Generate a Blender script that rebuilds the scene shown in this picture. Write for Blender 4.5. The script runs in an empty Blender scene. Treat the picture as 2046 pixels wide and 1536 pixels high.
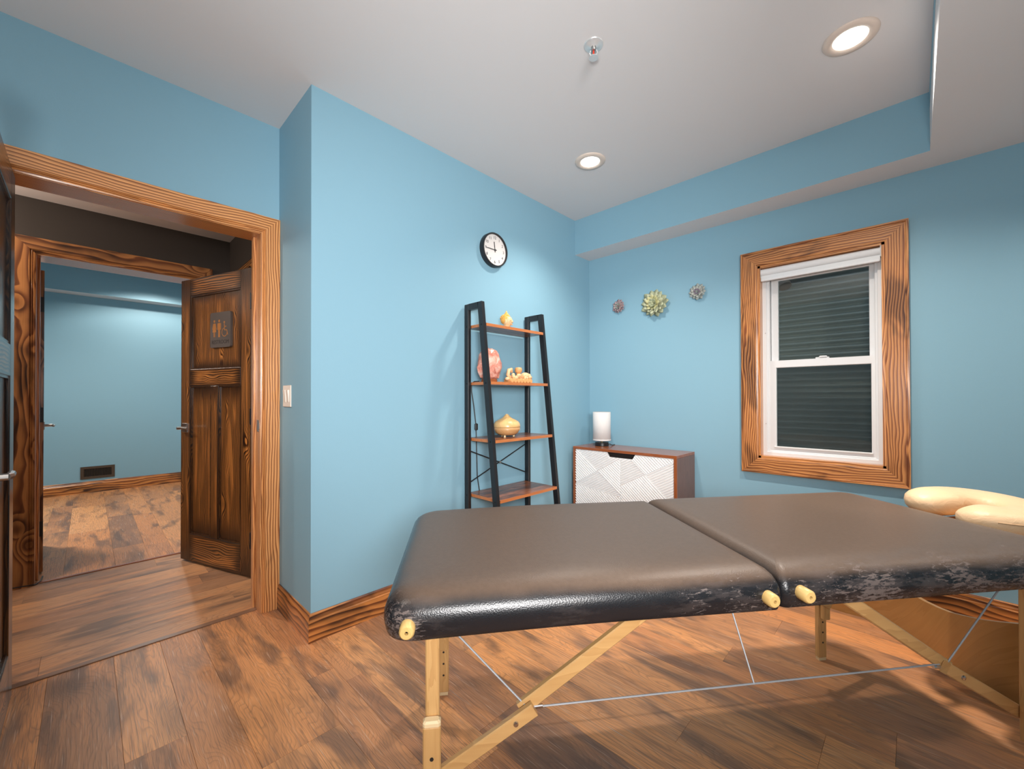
import bpy, math, random
from mathutils import Matrix, Vector
random.seed(7)
SC = bpy.context.scene
COL = SC.collection
PI = math.pi

# ------------------------------------------------------------------ camera
def set_camera():
    yaw, pitch, roll = math.radians(-44.205), math.radians(0.4287), math.radians(-0.1217)
    f = Vector((math.sin(yaw)*math.cos(pitch), math.cos(yaw)*math.cos(pitch), math.sin(pitch)))
    r = Vector((math.cos(yaw), -math.sin(yaw), 0)); u = r.cross(f)
    c, s = math.cos(roll), math.sin(roll)
    r2 = c*r + s*u; u2 = -s*r + c*u
    cam = bpy.data.cameras.new('camera'); cam.sensor_width = 36; cam.lens = 825.05/2046*36
    cam.shift_y = 19.8/2046; cam.clip_start = 0.02; cam.clip_end = 60
    o = bpy.data.objects.new('camera', cam); COL.objects.link(o)
    m = Matrix((( r2.x, u2.x, -f.x, 0), (r2.y, u2.y, -f.y, 0), (r2.z, u2.z, -f.z, 1.17), (0, 0, 0, 1)))
    o.matrix_world = m
    SC.camera = o
set_camera()

# ------------------------------------------------------------------ world, exposure, lights
SC.view_settings.view_transform = 'Standard'
SC.view_settings.look = 'None'
SC.view_settings.gamma = 1
SC.view_settings.use_curve_mapping = False
SC.view_settings.exposure = 0.0
W = bpy.data.worlds.new('world'); SC.world = W; W.use_nodes = True
W.node_tree.nodes['Background'].inputs[0].default_value = (.42, .5, .6, 1)
W.node_tree.nodes['Background'].inputs[1].default_value = 1.7

def light(name, kind, loc, energy, color=(1, 1, 1), rot=(0, 0, 0), **kw):
    l = bpy.data.lights.new(name, kind); l.energy = energy; l.color = color
    for k, v in kw.items(): setattr(l, k, v)
    o = bpy.data.objects.new(name, l); o.location = loc; o.rotation_euler = rot; COL.objects.link(o)
    return o
WARM = (1.0, .90, .80)
CEIL = 2.69
# recessed cans in view and in the far room, plus unseen fill spots added
def down_spot(x, y, e, z=CEIL, ang=144, blend=1.0, r=.05, col=WARM):
    light('downlight_or_fill', 'SPOT', (x, y, z-.012), e, col, spot_size=math.radians(ang), spot_blend=blend, shadow_soft_size=r)
down_spot(-1.483, 2.251, 150, ang=126)
down_spot(-.182, 2.245, 205, ang=126)
down_spot(-.20, -.55, 12)  # added fill behind the viewer, no fixture
down_spot(-1.75, -.70, 60)  # added unseen fill for the left floor
down_spot(.95, 2.65, 42, 2.395)  # added unseen fill for the window wall, no fixture
light('hall_fill', 'POINT', (-3.35, -.95, 2.22), 42, WARM, shadow_soft_size=.08)  # added unseen point light that lifts the hall ceiling
down_spot(-6.55, .62, 100, 2.73, 150, .35)
down_spot(-5.2, -.4, 210, 2.73, 150, .5)
# added fill spot aimed at the shelf wall; flash bounced off the ceiling, both unseen
def aim(src, dst):
    return (Vector(dst)-Vector(src)).to_track_quat('-Z', 'Y').to_euler()
light('wall_fill', 'SPOT', (1.05, -.45, 1.6), 490, (1, .98, .97), aim((1.05, -.45, 1.6), (-2.08, 1.95, 1.25)), spot_size=math.radians(74), spot_blend=1, shadow_soft_size=.45)
light('strobe_bounce', 'AREA', (.1, -.25, 1.35), 38, (1, .97, .94), aim((.1, -.25, 1.35), (-.45, .45, 2.69)), shape='DISK', size=.35)

# ------------------------------------------------------------------ materials
def mat(name):
    m = bpy.data.materials.new(name); m.use_nodes = True
    nt = m.node_tree; b = nt.nodes['Principled BSDF']
    return m, nt, b
def simple(name, col, rough=.5, metal=0, spec=.5, emit=None, es=0, coat=0, bump=0, bscale=200):
    m, nt, b = mat(name)
    b.inputs['Base Color'].default_value = (*col, 1); b.inputs['Roughness'].default_value = rough
    b.inputs['Metallic'].default_value = metal; b.inputs['Specular IOR Level'].default_value = spec
    b.inputs['Coat Weight'].default_value = coat
    if emit: b.inputs['Emission Color'].default_value = (*emit, 1); b.inputs['Emission Strength'].default_value = es
    if bump:
        n = nt.nodes.new('ShaderNodeTexNoise'); n.inputs['Scale'].default_value = bscale; n.inputs['Detail'].default_value = 3
        tc = nt.nodes.new('ShaderNodeTexCoord'); nt.links.new(tc.outputs['Object'], n.inputs['Vector'])
        bp = nt.nodes.new('ShaderNodeBump'); bp.inputs['Strength'].default_value = bump; bp.inputs['Distance'].default_value = .002
        nt.links.new(n.outputs['Fac'], bp.inputs['Height']); nt.links.new(bp.outputs['Normal'], b.inputs['Normal'])
    return m
class NG:
    def __init__(s, nt): s.nt = nt
    def n(s, t, **kw):
        x = s.nt.nodes.new(t)
        for k, v in kw.items(): setattr(x, k, v)
        return x
    def put(s, sock, v):
        if hasattr(v, 'is_output') or isinstance(v, bpy.types.NodeSocket): s.nt.links.new(v, sock)
        else: sock.default_value = v
    def m(s, op, a, b=None, c=None, clamp=False):
        x = s.n('ShaderNodeMath', operation=op, use_clamp=clamp); s.put(x.inputs[0], a)
        if b is not None: s.put(x.inputs[1], b)
        if c is not None: s.put(x.inputs[2], c)
        return x.outputs[0]
    def comb(s, a, b, c):
        x = s.n('ShaderNodeCombineXYZ'); s.put(x.inputs[0], a); s.put(x.inputs[1], b); s.put(x.inputs[2], c); return x.outputs[0]
    def noise(s, v, sc, det=2, rough=.5, dist=0):
        x = s.n('ShaderNodeTexNoise'); s.put(x.inputs['Vector'], v); x.inputs['Scale'].default_value = sc
        x.inputs['Detail'].default_value = det; x.inputs['Roughness'].default_value = rough; x.inputs['Distortion'].default_value = dist
        return x.outputs['Fac']
    def ramp(s, f, pts, interp='LINEAR'):
        x = s.n('ShaderNodeValToRGB'); x.color_ramp.interpolation = interp; s.put(x.inputs[0], f)
        e = x.color_ramp.elements
        while len(e) < len(pts): e.new(.5)
        for i, (p, c) in enumerate(pts):
            e[i].position = p; e[i].color = (*c, 1) if len(c) == 3 else c
        return x.outputs[0]
    def mix(s, f, a, b, mode='MIX'):
        x = s.n('ShaderNodeMix', data_type='RGBA', blend_type=mode); s.put(x.inputs[0], f)
        s.put(x.inputs[6], a if not isinstance(a, tuple) else (*a, 1)); s.put(x.inputs[7], b if not isinstance(b, tuple) else (*b, 1))
        return x.outputs[2]
    def step(s, f, lo, hi):
        x = s.n('ShaderNodeMapRange', interpolation_type='SMOOTHSTEP'); s.put(x.inputs[0], f)
        x.inputs[1].default_value = lo; x.inputs[2].default_value = hi; return x.outputs[0]

def wood(name, axis, light_c, dark_c, char_c, char=.5, freq=55, knots=.6, rough=.3, wav=3.2, sharp=.55, coat=.3, lf=.7, edge=0, cs=(6, 1.6)):
    """torched pine: latewood lines, cathedral waves, knots and charred patches; axis = grain direction"""
    m, nt, b = mat(name); g = NG(nt)
    tc = g.n('ShaderNodeTexCoord'); oi = g.n('ShaderNodeObjectInfo')
    sep = g.n('ShaderNodeSeparateXYZ'); nt.links.new(tc.outputs['Object'], sep.inputs[0])
    i = 'XYZ'.index(axis); l = sep.outputs[i]; o = [sep.outputs[k] for k in range(3) if k != i]
    rnd = g.m('MULTIPLY', oi.outputs['Random'], 37.0)
    a = g.m('ADD', o[0], g.m('MULTIPLY', o[1], .8))
    lo = g.m('ADD', l, rnd)
    v1 = g.comb(g.m('MULTIPLY', a, 3.4), rnd, g.m('MULTIPLY', lo, lf))
    n1 = g.noise(v1, 2.2, 2, .5, .4)
    vf = g.comb(g.m('MULTIPLY', a, 30), rnd, g.m('MULTIPLY', lo, 5))
    n2 = g.noise(vf, 1, 2)
    # knots
    vk = g.n('ShaderNodeTexVoronoi', feature='F1'); g.put(vk.inputs['Vector'], g.comb(g.m('MULTIPLY', a, 7), g.m('MULTIPLY', rnd, 3.1), g.m('MULTIPLY', lo, 3)))
    vk.inputs['Scale'].default_value = 1
    kd = vk.outputs['Distance']
    kn = g.m('SUBTRACT', 1, g.step(kd, .0, .42))
    F = g.m('ADD', g.m('MULTIPLY', a, freq), g.m('MULTIPLY', n1, wav*freq/12))
    F = g.m('ADD', F, g.m('MULTIPLY', n2, .3))
    F = g.m('ADD', F, g.m('MULTIPLY', kn, 4.5*knots))
    fr = g.m('FRACT', F)
    ln = g.ramp(fr, [(0, (0, 0, 0)), (sharp*.7, (.25, .25, .25)), (sharp+.25, (1, 1, 1)), (.93, (.9, .9, .9)), (1, (0, 0, 0))])
    col = g.mix(ln, light_c, dark_c)
    fine = g.noise(g.comb(g.m('MULTIPLY', a, 260), rnd, g.m('MULTIPLY', lo, 9)), 1, 2)
    col = g.mix(g.m('MULTIPLY', g.m('SUBTRACT', fine, .35, clamp=True), .7), col, dark_c)
    kc = g.m('SUBTRACT', 1, g.step(kd, .05, .14))
    col = g.mix(g.m('MULTIPLY', kc, knots), col, tuple(x*.6 for x in dark_c))
    cn = g.noise(g.comb(g.m('MULTIPLY', a, cs[0]), g.m('MULTIPLY', rnd, 1.7), g.m('MULTIPLY', lo, cs[1])), 1.3, 3, .55, .6)
    cm = g.step(cn, .72-char*.42, .84-char*.34)
    cm = g.m('MULTIPLY', cm, g.m('ADD', .45, g.m('MULTIPLY', ln, .5)))
    col = g.mix(cm, col, char_c)
    if edge:   # torch scorch that lingers along the borders of each board
        sg = g.n('ShaderNodeSeparateXYZ'); nt.links.new(tc.outputs['Generated'], sg.inputs[0])
        es = []
        for k in ('X', 'Z'):
            q = sg.outputs['XYZ'.index(k)]; es.append(g.m('MINIMUM', q, g.m('SUBTRACT', 1, q)))
        ed = g.m('SUBTRACT', 1, g.step(g.m('ADD', g.m('MINIMUM', es[0], es[1]), g.m('MULTIPLY', g.m('SUBTRACT', cn, .5), .25)), .0, .16))
        col = g.mix(g.m('MULTIPLY', ed, edge), col, char_c)
    g.put(b.inputs['Base Color'], col)
    b.inputs['Roughness'].default_value = rough; b.inputs['Coat Weight'].default_value = coat; b.inputs['Coat Roughness'].default_value = .18
    bp = g.n('ShaderNodeBump'); bp.inputs['Strength'].default_value = .25; bp.inputs['Distance'].default_value = .0015
    g.put(bp.inputs['Height'], ln); nt.links.new(bp.outputs['Normal'], b.inputs['Normal'])
    return m
CAS_L, CAS_D, CHAR = (.90, .43, .155), (.26, .072, .016), (.028, .011, .006)
WC = {}
def casing(axis):     # orange torched casing
    if axis not in WC: WC[axis] = wood('torched_pine_casing_'+axis, axis, CAS_L, CAS_D, CHAR, char=.16, freq=95, knots=.05, wav=.6)
    return WC[axis]
WD = {}
def doorwood(axis):   # dark torched door boards
    if axis not in WD: WD[axis] = wood('torched_pine_door_'+axis, axis, (.76, .30, .070), (.070, .019, .007), (.010, .005, .004), char=.95, freq=85, knots=.8, wav=.7, rough=.28, edge=.85, cs=(17, 1.1))
    return WD[axis]
WH = {}
def hallwood(axis):
    if axis not in WH: WH[axis] = wood('torched_pine_hall_'+axis, axis, (.42, .175, .055), (.12, .036, .012), (.014, .007, .005), char=.62, freq=26, knots=.7, wav=2.4)
    return WH[axis]
WW = {}
def windowwood(axis):
    if axis not in WW: WW[axis] = wood('torched_pine_window_'+axis, axis, (.74, .33, .11), (.21, .058, .018), (.06, .02, .01), char=.62, freq=80, knots=.08, wav=1.0)
    return WW[axis]
WB = {}
def basewood(axis):
    if axis not in WB: WB[axis] = wood('torched_pine_baseboard_'+axis, axis, (.74, .29, .075), (.16, .042, .013), (.035, .013, .007), char=.75, freq=42, knots=.1, wav=1.3)
    return WB[axis]

def plank_mat(name, axis, tones, rough=.40):
    m, nt, b = mat(name); g = NG(nt)
    tc = g.n('ShaderNodeTexCoord'); oi = g.n('ShaderNodeObjectInfo')
    sep = g.n('ShaderNodeSeparateXYZ'); nt.links.new(tc.outputs['Object'], sep.inputs[0])
    i = 'XYZ'.index(axis); l = sep.outputs[i]; a = sep.outputs[1-i]
    rnd = g.m('MULTIPLY', oi.outputs['Random'], 53.0); lo = g.m('ADD', l, rnd)
    base = g.ramp(oi.outputs['Random'], [(k/(len(tones)-1), t) for k, t in enumerate(tones)])
    # broad dark/grey smoke
    sm = g.noise(g.comb(g.m('MULTIPLY', a, 9), rnd, g.m('MULTIPLY', lo, 2.0)), 1.0, 3, .55, .5)
    col = g.mix(g.m('MULTIPLY', g.step(sm, .48, .68), .72), base, (.115, .070, .052))
    warm = g.noise(g.comb(g.m('MULTIPLY', a, 14), g.m('MULTIPLY', rnd, 2), g.m('MULTIPLY', lo, 3)), 1.0, 3)
    col = g.mix(g.m('MULTIPLY', g.step(warm, .5, .75), .5), col, (.86, .36, .12))
    # wavy growth lines
    n1 = g.noise(g.comb(g.m('MULTIPLY', a, 5), rnd, g.m('MULTIPLY', lo, 1.3)), 1.6, 2, .5, .5)
    vk = g.n('ShaderNodeTexVoronoi', feature='F1'); g.put(vk.inputs['Vector'], g.comb(g.m('MULTIPLY', a, 6), g.m('MULTIPLY', rnd, 2.3), g.m('MULTIPLY', lo, 2.2))); vk.inputs['Scale'].default_value = .62
    kn = g.m('SUBTRACT', 1, g.step(vk.outputs['Distance'], 0, .34))
    F = g.m('ADD', g.m('ADD', g.m('MULTIPLY', a, 75), g.m('MULTIPLY', n1, 18)), g.m('MULTIPLY', kn, 7))
    col = g.mix(g.m('MULTIPLY', kn, .55), col, (.10, .055, .038))
    fr = g.m('FRACT', F); ln = g.ramp(fr, [(0, (0, 0, 0)), (.6, (.2, .2, .2)), (.85, (1, 1, 1)), (1, (0, 0, 0))])
    col = g.mix(g.m('MULTIPLY', ln, .30), col, (.12, .062, .038))
    # fine limed pores
    fi = g.noise(g.comb(g.m('MULTIPLY', a, 360), rnd, g.m('MULTIPLY', lo, 8)), 1, 2, .6)
    col = g.mix(g.m('MULTIPLY', g.step(fi, .50, .66), .48), col, (.12, .070, .050))
    fl = g.noise(g.comb(g.m('MULTIPLY', a, 260), g.m('ADD', rnd, 5.5), g.m('MULTIPLY', lo, 7)), 1, 2, .6)
    col = g.mix(g.m('MULTIPLY', g.step(fl, .60, .74), .5), col, (.74, .54, .40))
    g.put(b.inputs['Base Color'], col)
    b.inputs['Roughness'].default_value = rough
    bp = g.n('ShaderNodeBump'); bp.inputs['Strength'].default_value = .2; bp.inputs['Distance'].default_value = .001
    g.put(bp.inputs['Height'], fi); nt.links.new(bp.outputs['Normal'], b.inputs['Normal'])
    return m
TONES = [(.74, .30, .105), (.46, .205, .095), (.84, .37, .135), (.52, .225, .095), (.88, .41, .16), (.34, .165, .090), (.78, .32, .11)]
M_PLX = plank_mat('oak_vinyl_plank_x', 'X', TONES)
M_PLY = plank_mat('oak_vinyl_plank_y', 'Y', [(.54, .265, .125), (.42, .215, .11), (.66, .33, .15), (.48, .23, .11), (.60, .29, .13)])
M_SUB = simple('subfloor', (.08, .05, .035), .9)
M_BLUE = simple('blue_wall_paint', (.240, .432, .540), .55, spec=.35, bump=.12, bscale=260)
M_CEIL = simple('white_ceiling_paint', (.715, .71, .715), .8, spec=.2, bump=.1, bscale=220)
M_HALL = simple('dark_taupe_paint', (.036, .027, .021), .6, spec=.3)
M_HALLC = simple('beige_ceiling_paint', (.84, .74, .68), .8)
M_WHITE = simple('white_vinyl', (.78, .79, .80), .35)
M_WPLAST = simple('cream_plastic', (.80, .72, .64), .4)
M_BLACKM = simple('black_steel', (.012, .012, .014), .38, bump=.1, bscale=400)
M_STEEL = simple('brushed_steel', (.50, .48, .46), .3, 1)
M_CHROME = simple('zinc_screw', (.62, .62, .63), .22, 1)
M_CABLE = simple('steel_cable', (.42, .43, .45), .5, .3)
M_RUB = simple('black_rubber', (.015, .015, .016), .5)
def lamp_mat(name, col, s):
    return simple(name, (.9, .9, .9), .5, emit=col, es=s)
M_LED = lamp_mat('lit_diffuser', (1, .93, .84), 5)
M_TRIM = simple('satin_light_trim', (.72, .62, .54), .45)

def pale_wood(name, axis, c1, c2, rough=.35, freq=26):
    m, nt, b = mat(name); g = NG(nt)
    tc = g.n('ShaderNodeTexCoord'); oi = g.n('ShaderNodeObjectInfo')
    sep = g.n('ShaderNodeSeparateXYZ'); nt.links.new(tc.outputs['Object'], sep.inputs[0])
    i = 'XYZ'.index(axis); l = sep.outputs[i]; o = [sep.outputs[k] for k in range(3) if k != i]
    rnd = g.m('MULTIPLY', oi.outputs['Random'], 31); lo = g.m('ADD', l, rnd); a = g.m('ADD', o[0], g.m('MULTIPLY', o[1], .6))
    n1 = g.noise(g.comb(g.m('MULTIPLY', a, 10), rnd, g.m('MULTIPLY', lo, 1.2)), 1.5, 3, .5, .3)
    n2 = g.noise(g.comb(g.m('MULTIPLY', a, 220), rnd, g.m('MULTIPLY', lo, 8)), 1, 2)
    F = g.m('FRACT', g.m('ADD', g.m('MULTIPLY', a, freq), g.m('MULTIPLY', n1, 8)))
    col = g.mix(g.m('ADD', g.m('MULTIPLY', F, .45), g.m('MULTIPLY', n2, .4)), c1, c2)
    g.put(b.inputs['Base Color'], col); b.inputs['Roughness'].default_value = rough; b.inputs['Coat Weight'].default_value = .25
    return m
M_LEG = {a: pale_wood('beech_'+a, a, (.70, .42, .17), (.50, .26, .09)) for a in 'XYZ'}
M_CREAMW = simple('cut_cream_wood', (.82, .62, .36), .45)
M_PLYW = pale_wood('plywood_panel', 'X', (.46, .235, .075), (.36, .17, .05), .3, 9)
M_PEG = pale_wood('peg_wood', 'Y', (.76, .52, .20), (.62, .38, .12))
M_WALNUT = {a: pale_wood('walnut_veneer_'+a, a, (.36, .105, .030), (.20, .052, .018), .22, 14) for a in 'XYZ'}
M_WALSIDE = pale_wood('grey_walnut_veneer', 'Z', (.20, .095, .065), (.12, .055, .038), .4, 20)
M_EDGE = pale_wood('shelf_edge_band', 'Y', (.56, .20, .065), (.42, .13, .04), .35, 30)
M_CABW = simple('white_carved_door', (.88, .88, .88), .4)

def rustic():
    m, nt, b = mat('rustic_brown_board'); g = NG(nt)
    tc = g.n('ShaderNodeTexCoord'); v = g.n('ShaderNodeMapping'); v.inputs['Scale'].default_value = (30, 3, 3)
    nt.links.new(tc.outputs['Object'], v.inputs[0])
    n = g.noise(v.outputs[0], 1.4, 5, .6, 1.2)
    col = g.ramp(n, [(.3, (.03, .014, .010)), (.47, (.12, .045, .024)), (.6, (.36, .12, .05)), (.75, (.16, .06, .03))])
    g.put(b.inputs['Base Color'], col); b.inputs['Roughness'].default_value = .28
    return m
M_RUSTIC = rustic()

def leather():
    m, nt, b = mat('worn_black_vinyl'); g = NG(nt)
    tc = g.n('ShaderNodeTexCoord'); sep = g.n('ShaderNodeSeparateXYZ'); nt.links.new(tc.outputs['Object'], sep.inputs[0])
    x, y, z = sep.outputs
    P = tc.outputs['Object']
    # lying surface browned by rubbing plus painted ceiling sheen, the skirt stays black
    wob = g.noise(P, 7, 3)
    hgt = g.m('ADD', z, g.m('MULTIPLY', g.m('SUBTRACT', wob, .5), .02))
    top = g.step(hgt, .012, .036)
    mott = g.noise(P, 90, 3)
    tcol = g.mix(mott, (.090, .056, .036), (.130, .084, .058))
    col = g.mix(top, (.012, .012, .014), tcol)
    # scuffs: flakes along the near edge band, denser on one side
    st = g.n('ShaderNodeMapping'); st.inputs['Scale'].default_value = (26, 80, 95); nt.links.new(P, st.inputs[0])
    f1 = g.noise(st.outputs[0], 1.6, 6, .72, .6)
    f2 = g.noise(P, 5.5, 2, .5, .5)
    st2 = g.n('ShaderNodeMapping'); st2.inputs['Scale'].default_value = (3, 1, 1); nt.links.new(P, st2.inputs[0])
    dens = g.n('ShaderNodeAttribute'); dens.attribute_name = 'wear'; dn = dens.outputs['Fac']
    edge = dn
    f = g.m('ADD', g.m('MULTIPLY', f1, .75), g.m('ADD', g.m('MULTIPLY', f2, .42), g.m('MULTIPLY', edge, .16)))
    sc = g.step(f, .745, .785)
    sc = g.m('MULTIPLY', sc, g.step(edge, .02, .25))
    col = g.mix(g.m('MULTIPLY', sc, .8), col, (.19, .145, .128))
    hz = g.m('MULTIPLY', g.m('MULTIPLY', edge, g.step(g.noise(st.outputs[0], .55, 4, .7), .42, .62)), .42)
    col = g.mix(hz, col, (.12, .095, .088))
    g.put(b.inputs['Base Color'], col)
    rg = g.m('ADD', .27, g.m('ADD', g.m('MULTIPLY', top, .17), g.m('MULTIPLY', sc, .3)))
    g.put(b.inputs['Roughness'], rg)
    bp = g.n('ShaderNodeBump'); bp.inputs['Strength'].default_value = .25; bp.inputs['Distance'].default_value = .001
    vo = g.n('ShaderNodeTexVoronoi'); vo.inputs['Scale'].default_value = 320; g.put(vo.inputs['Vector'], P)
    g.put(bp.inputs['Height'], g.m('ADD', vo.outputs['Distance'], g.m('MULTIPLY', sc, -.8))); nt.links.new(bp.outputs['Normal'], b.inputs['Normal'])
    return m
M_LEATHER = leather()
def cushion_mat():
    m, nt, b = mat('cream_leather'); g = NG(nt)
    tc = g.n('ShaderNodeTexCoord'); n = g.noise(tc.outputs['Object'], 14, 4)
    g.put(b.inputs['Base Color'], g.mix(n, (.86, .60, .36), (.78, .52, .30)))
    b.inputs['Roughness'].default_value = .45
    n2 = g.noise(tc.outputs['Object'], 22, 3, .5, 1.5)
    bp = g.n('ShaderNodeBump'); bp.inputs['Strength'].default_value = .35; bp.inputs['Distance'].default_value = .008
    g.put(bp.inputs['Height'], n2); nt.links.new(bp.outputs['Normal'], b.inputs['Normal'])
    return m
M_CUSH = cushion_mat()
def glass():
    m, nt, b = mat('window_glass'); g = NG(nt); nt.nodes.remove(b)
    out = [n for n in nt.nodes if n.type == 'OUTPUT_MATERIAL'][0]
    t = g.n('ShaderNodeBsdfTransparent'); t.inputs[0].default_value = (.92, .95, .93, 1)
    gl = g.n('ShaderNodeBsdfGlossy'); gl.inputs['Roughness'].default_value = .02
    fr = g.n('ShaderNodeFresnel'); fr.inputs['IOR'].default_value = 1.5
    mx = g.n('ShaderNodeMixShader'); g.put(mx.inputs[0], fr.outputs[0]); nt.links.new(t.outputs[0], mx.inputs[1]); nt.links.new(gl.outputs[0], mx.inputs[2])
    nt.links.new(mx.outputs[0], out.inputs[0]); return m
M_GLASS = glass()
def screen():
    m, nt, b = mat('insect_screen'); g = NG(nt); nt.nodes.remove(b)
    out = [n for n in nt.nodes if n.type == 'OUTPUT_MATERIAL'][0]
    t = g.n('ShaderNodeBsdfTransparent'); d = g.n('ShaderNodeBsdfDiffuse'); d.inputs[0].default_value = (.20, .21, .22, 1)
    mx = g.n('ShaderNodeMixShader'); mx.inputs[0].default_value = .35
    nt.links.new(t.outputs[0], mx.inputs[1]); nt.links.new(d.outputs[0], mx.inputs[2]); nt.links.new(mx.outputs[0], out.inputs[0]); return m
M_SCREEN = screen()
M_SIDING = simple('corrugated_siding', (.42, .42, .38), .45)

# ------------------------------------------------------------------ mesh builder
CEN = {}
class MB:
    def __init__(s): s.v = []; s.f = []; s.mi = []; s.cur = 0
    def face(s, idx): s.f.append(tuple(idx)); s.mi.append(s.cur)
    def box(s, x0, x1, y0, y1, z0, z1, c=0):
        if c <= 0:
            b = len(s.v)
            s.v += [(x, y, z) for z in (z0, z1) for x, y in ((x0, y0), (x1, y0), (x1, y1), (x0, y1))]
            for q in ((3, 2, 1, 0), (4, 5, 6, 7), (0, 1, 5, 4), (1, 2, 6, 5), (2, 3, 7, 6), (3, 0, 4, 7)): s.face([b+i for i in q])
        else:   # chamfered around the z sides and the top and bottom rims
            b = len(s.v)
            for z, k in ((z0, c), (z0+c, 0), (z1-c, 0), (z1, c)):
                s.v += [(x0+k+c, y0+k, z), (x1-k-c, y0+k, z), (x1-k, y0+k+c, z), (x1-k, y1-k-c, z), (x1-k-c, y1-k, z), (x0+k+c, y1-k, z), (x0+k, y1-k-c, z), (x0+k, y0+k+c, z)]
            s.face([b+i for i in reversed(range(8))]); s.face([b+24+i for i in range(8)])
            for r in range(3):
                for i in range(8):
                    j = (i+1) % 8; s.face([b+8*r+i, b+8*r+j, b+8*r+8+j, b+8*r+8+i])
        return s
    def loft(s, rings, cap=True, closed=True):
        b = len(s.v); n = len(rings[0])
        for r in rings: s.v += [tuple(p) for p in r]
        for k in range(len(rings)-1):
            for i in range(n if closed else n-1):
                j = (i+1) % n; s.face([b+k*n+i, b+k*n+j, b+k*n+n+j, b+k*n+n+i])
        if cap:
            s.face([b+i for i in reversed(range(n))]); s.face([b+(len(rings)-1)*n+i for i in range(n)])
        return s
    def rod(s, p, q, r, n=10, r2=None):
        p, q = Vector(p), Vector(q); d = (q-p).normalized(); r2 = r if r2 is None else r2
        a = d.orthogonal().normalized(); b = d.cross(a)
        ring = lambda o, rr: [o+rr*(math.cos(t)*a+math.sin(t)*b) for t in [2*PI*i/n for i in range(n)]]
        return s.loft([ring(p, r), ring(q, r2)])
    def bar(s, p, q, w, t, up=(0, 1, 0), c=0):
        """rectangular bar from p to q, w across in the plane perpendicular to 'up', t along up"""
        p, q, up = Vector(p), Vector(q), Vector(up); d = (q-p).normalized(); a = d.cross(up).normalized(); up = a.cross(d).normalized()
        def ring(o):
            if c: pts = [(-w/2+c, -t/2), (w/2-c, -t/2), (w/2, -t/2+c), (w/2, t/2-c), (w/2-c, t/2), (-w/2+c, t/2), (-w/2, t/2-c), (-w/2, -t/2+c)]
            else: pts = [(-w/2, -t/2), (w/2, -t/2), (w/2, t/2), (-w/2, t/2)]
            return [o+x*a+y*up for x, y in pts]
        return s.loft([ring(p), ring(q)])
    def tube(s, pts, r, n=8):
        pts = [Vector(p) for p in pts]; rings = []; a = None
        for i, p in enumerate(pts):
            d = ((pts[min(i+1, len(pts)-1)]-pts[max(i-1, 0)])).normalized()
            a = d.orthogonal().normalized() if a is None else (a-d*a.dot(d)).normalized()
            b = d.cross(a); rr = r[i] if isinstance(r, (list, tuple)) else r
            rings.append([p+rr*(math.cos(2*PI*k/n)*a+math.sin(2*PI*k/n)*b) for k in range(n)])
        return s.loft(rings)
    def lathe(s, prof, c=(0, 0, 0), n=32, axis='Z', cap=True):
        rings = []
        for r, h in prof:
            ring = []
            for k in range(n):
                t = 2*PI*k/n; x, y = r*math.cos(t), r*math.sin(t)
                ring.append({'Z': (c[0]+x, c[1]+y, c[2]+h), 'X': (c[0]+h, c[1]+x, c[2]+y), 'Y': (c[0]+y, c[1]+h, c[2]+x)}[axis])
            rings.append(ring)
        return s.loft(rings, cap)
    def prism(s, poly, fn, h0, h1, shrink=0):
        """poly of (a,b), fn maps (a,b,h) to a point"""
        if shrink:
            ca = sum(p[0] for p in poly)/len(poly); cb = sum(p[1] for p in poly)/len(poly)
        return s.loft([[fn(a, b, h0) for a, b in poly], [fn(a, b, h1) for a, b in poly]])
    def build(s, name, m, parent=None, smooth=False, origin=None):
        me = bpy.data.meshes.new(name)
        if origin is None:
            lo = [min(v[i] for v in s.v) for i in range(3)]; hi = [max(v[i] for v in s.v) for i in range(3)]
            origin = [(a+b)/2 for a, b in zip(lo, hi)]
            if parent is None: origin[2] = lo[2]
        me.from_pydata([(v[0]-origin[0], v[1]-origin[1], v[2]-origin[2]) for v in s.v], [], s.f)
        for x in (m if isinstance(m, (list, tuple)) else [m]): me.materials.append(x)
        me.polygons.foreach_set('material_index', s.mi)
        me.validate(); me.update()
        import bmesh
        bm = bmesh.new(); bm.from_mesh(me); bmesh.ops.recalc_face_normals(bm, faces=bm.faces); bm.to_mesh(me); bm.free()
        if smooth:
            me.polygons.foreach_set('use_smooth', [True]*len(me.polygons))
            if smooth != 'all': me.set_sharp_from_angle(angle=math.radians(40))
        o = bpy.data.objects.new(name, me); COL.objects.link(o)
        po = (0, 0, 0)
        if parent is not None:
            o.parent = parent; po = CEN.get(parent.name, (0, 0, 0))
        o.location = [origin[i]-po[i] for i in range(3)]
        CEN[o.name] = tuple(origin)
        return o
def tag(o, label=None, cat=None, group=None, kind=None):
    if label: o['label'] = label
    if cat: o['category'] = cat
    if group: o['group'] = group
    if kind: o['kind'] = kind
    return o
def thing(name, label, cat, loc=(0, 0, 0), rot=None, group=None, kind=None, local=False):
    """Empty at the base; its parts are given in world coordinates (or in its own frame when local)"""
    o = bpy.data.objects.new(name, None); COL.objects.link(o); o.location = loc; o.empty_display_size = .1
    if rot: o.rotation_euler = rot
    CEN[o.name] = (0, 0, 0) if local else tuple(loc)
    return tag(o, label, cat, group, kind)
def struct(name, mb, m, label=None, cat=None, smooth=False):
    return tag(mb.build(name, m, None, smooth), label, cat, kind='structure')
B = lambda *a, **k: MB().box(*a, **k)

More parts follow.
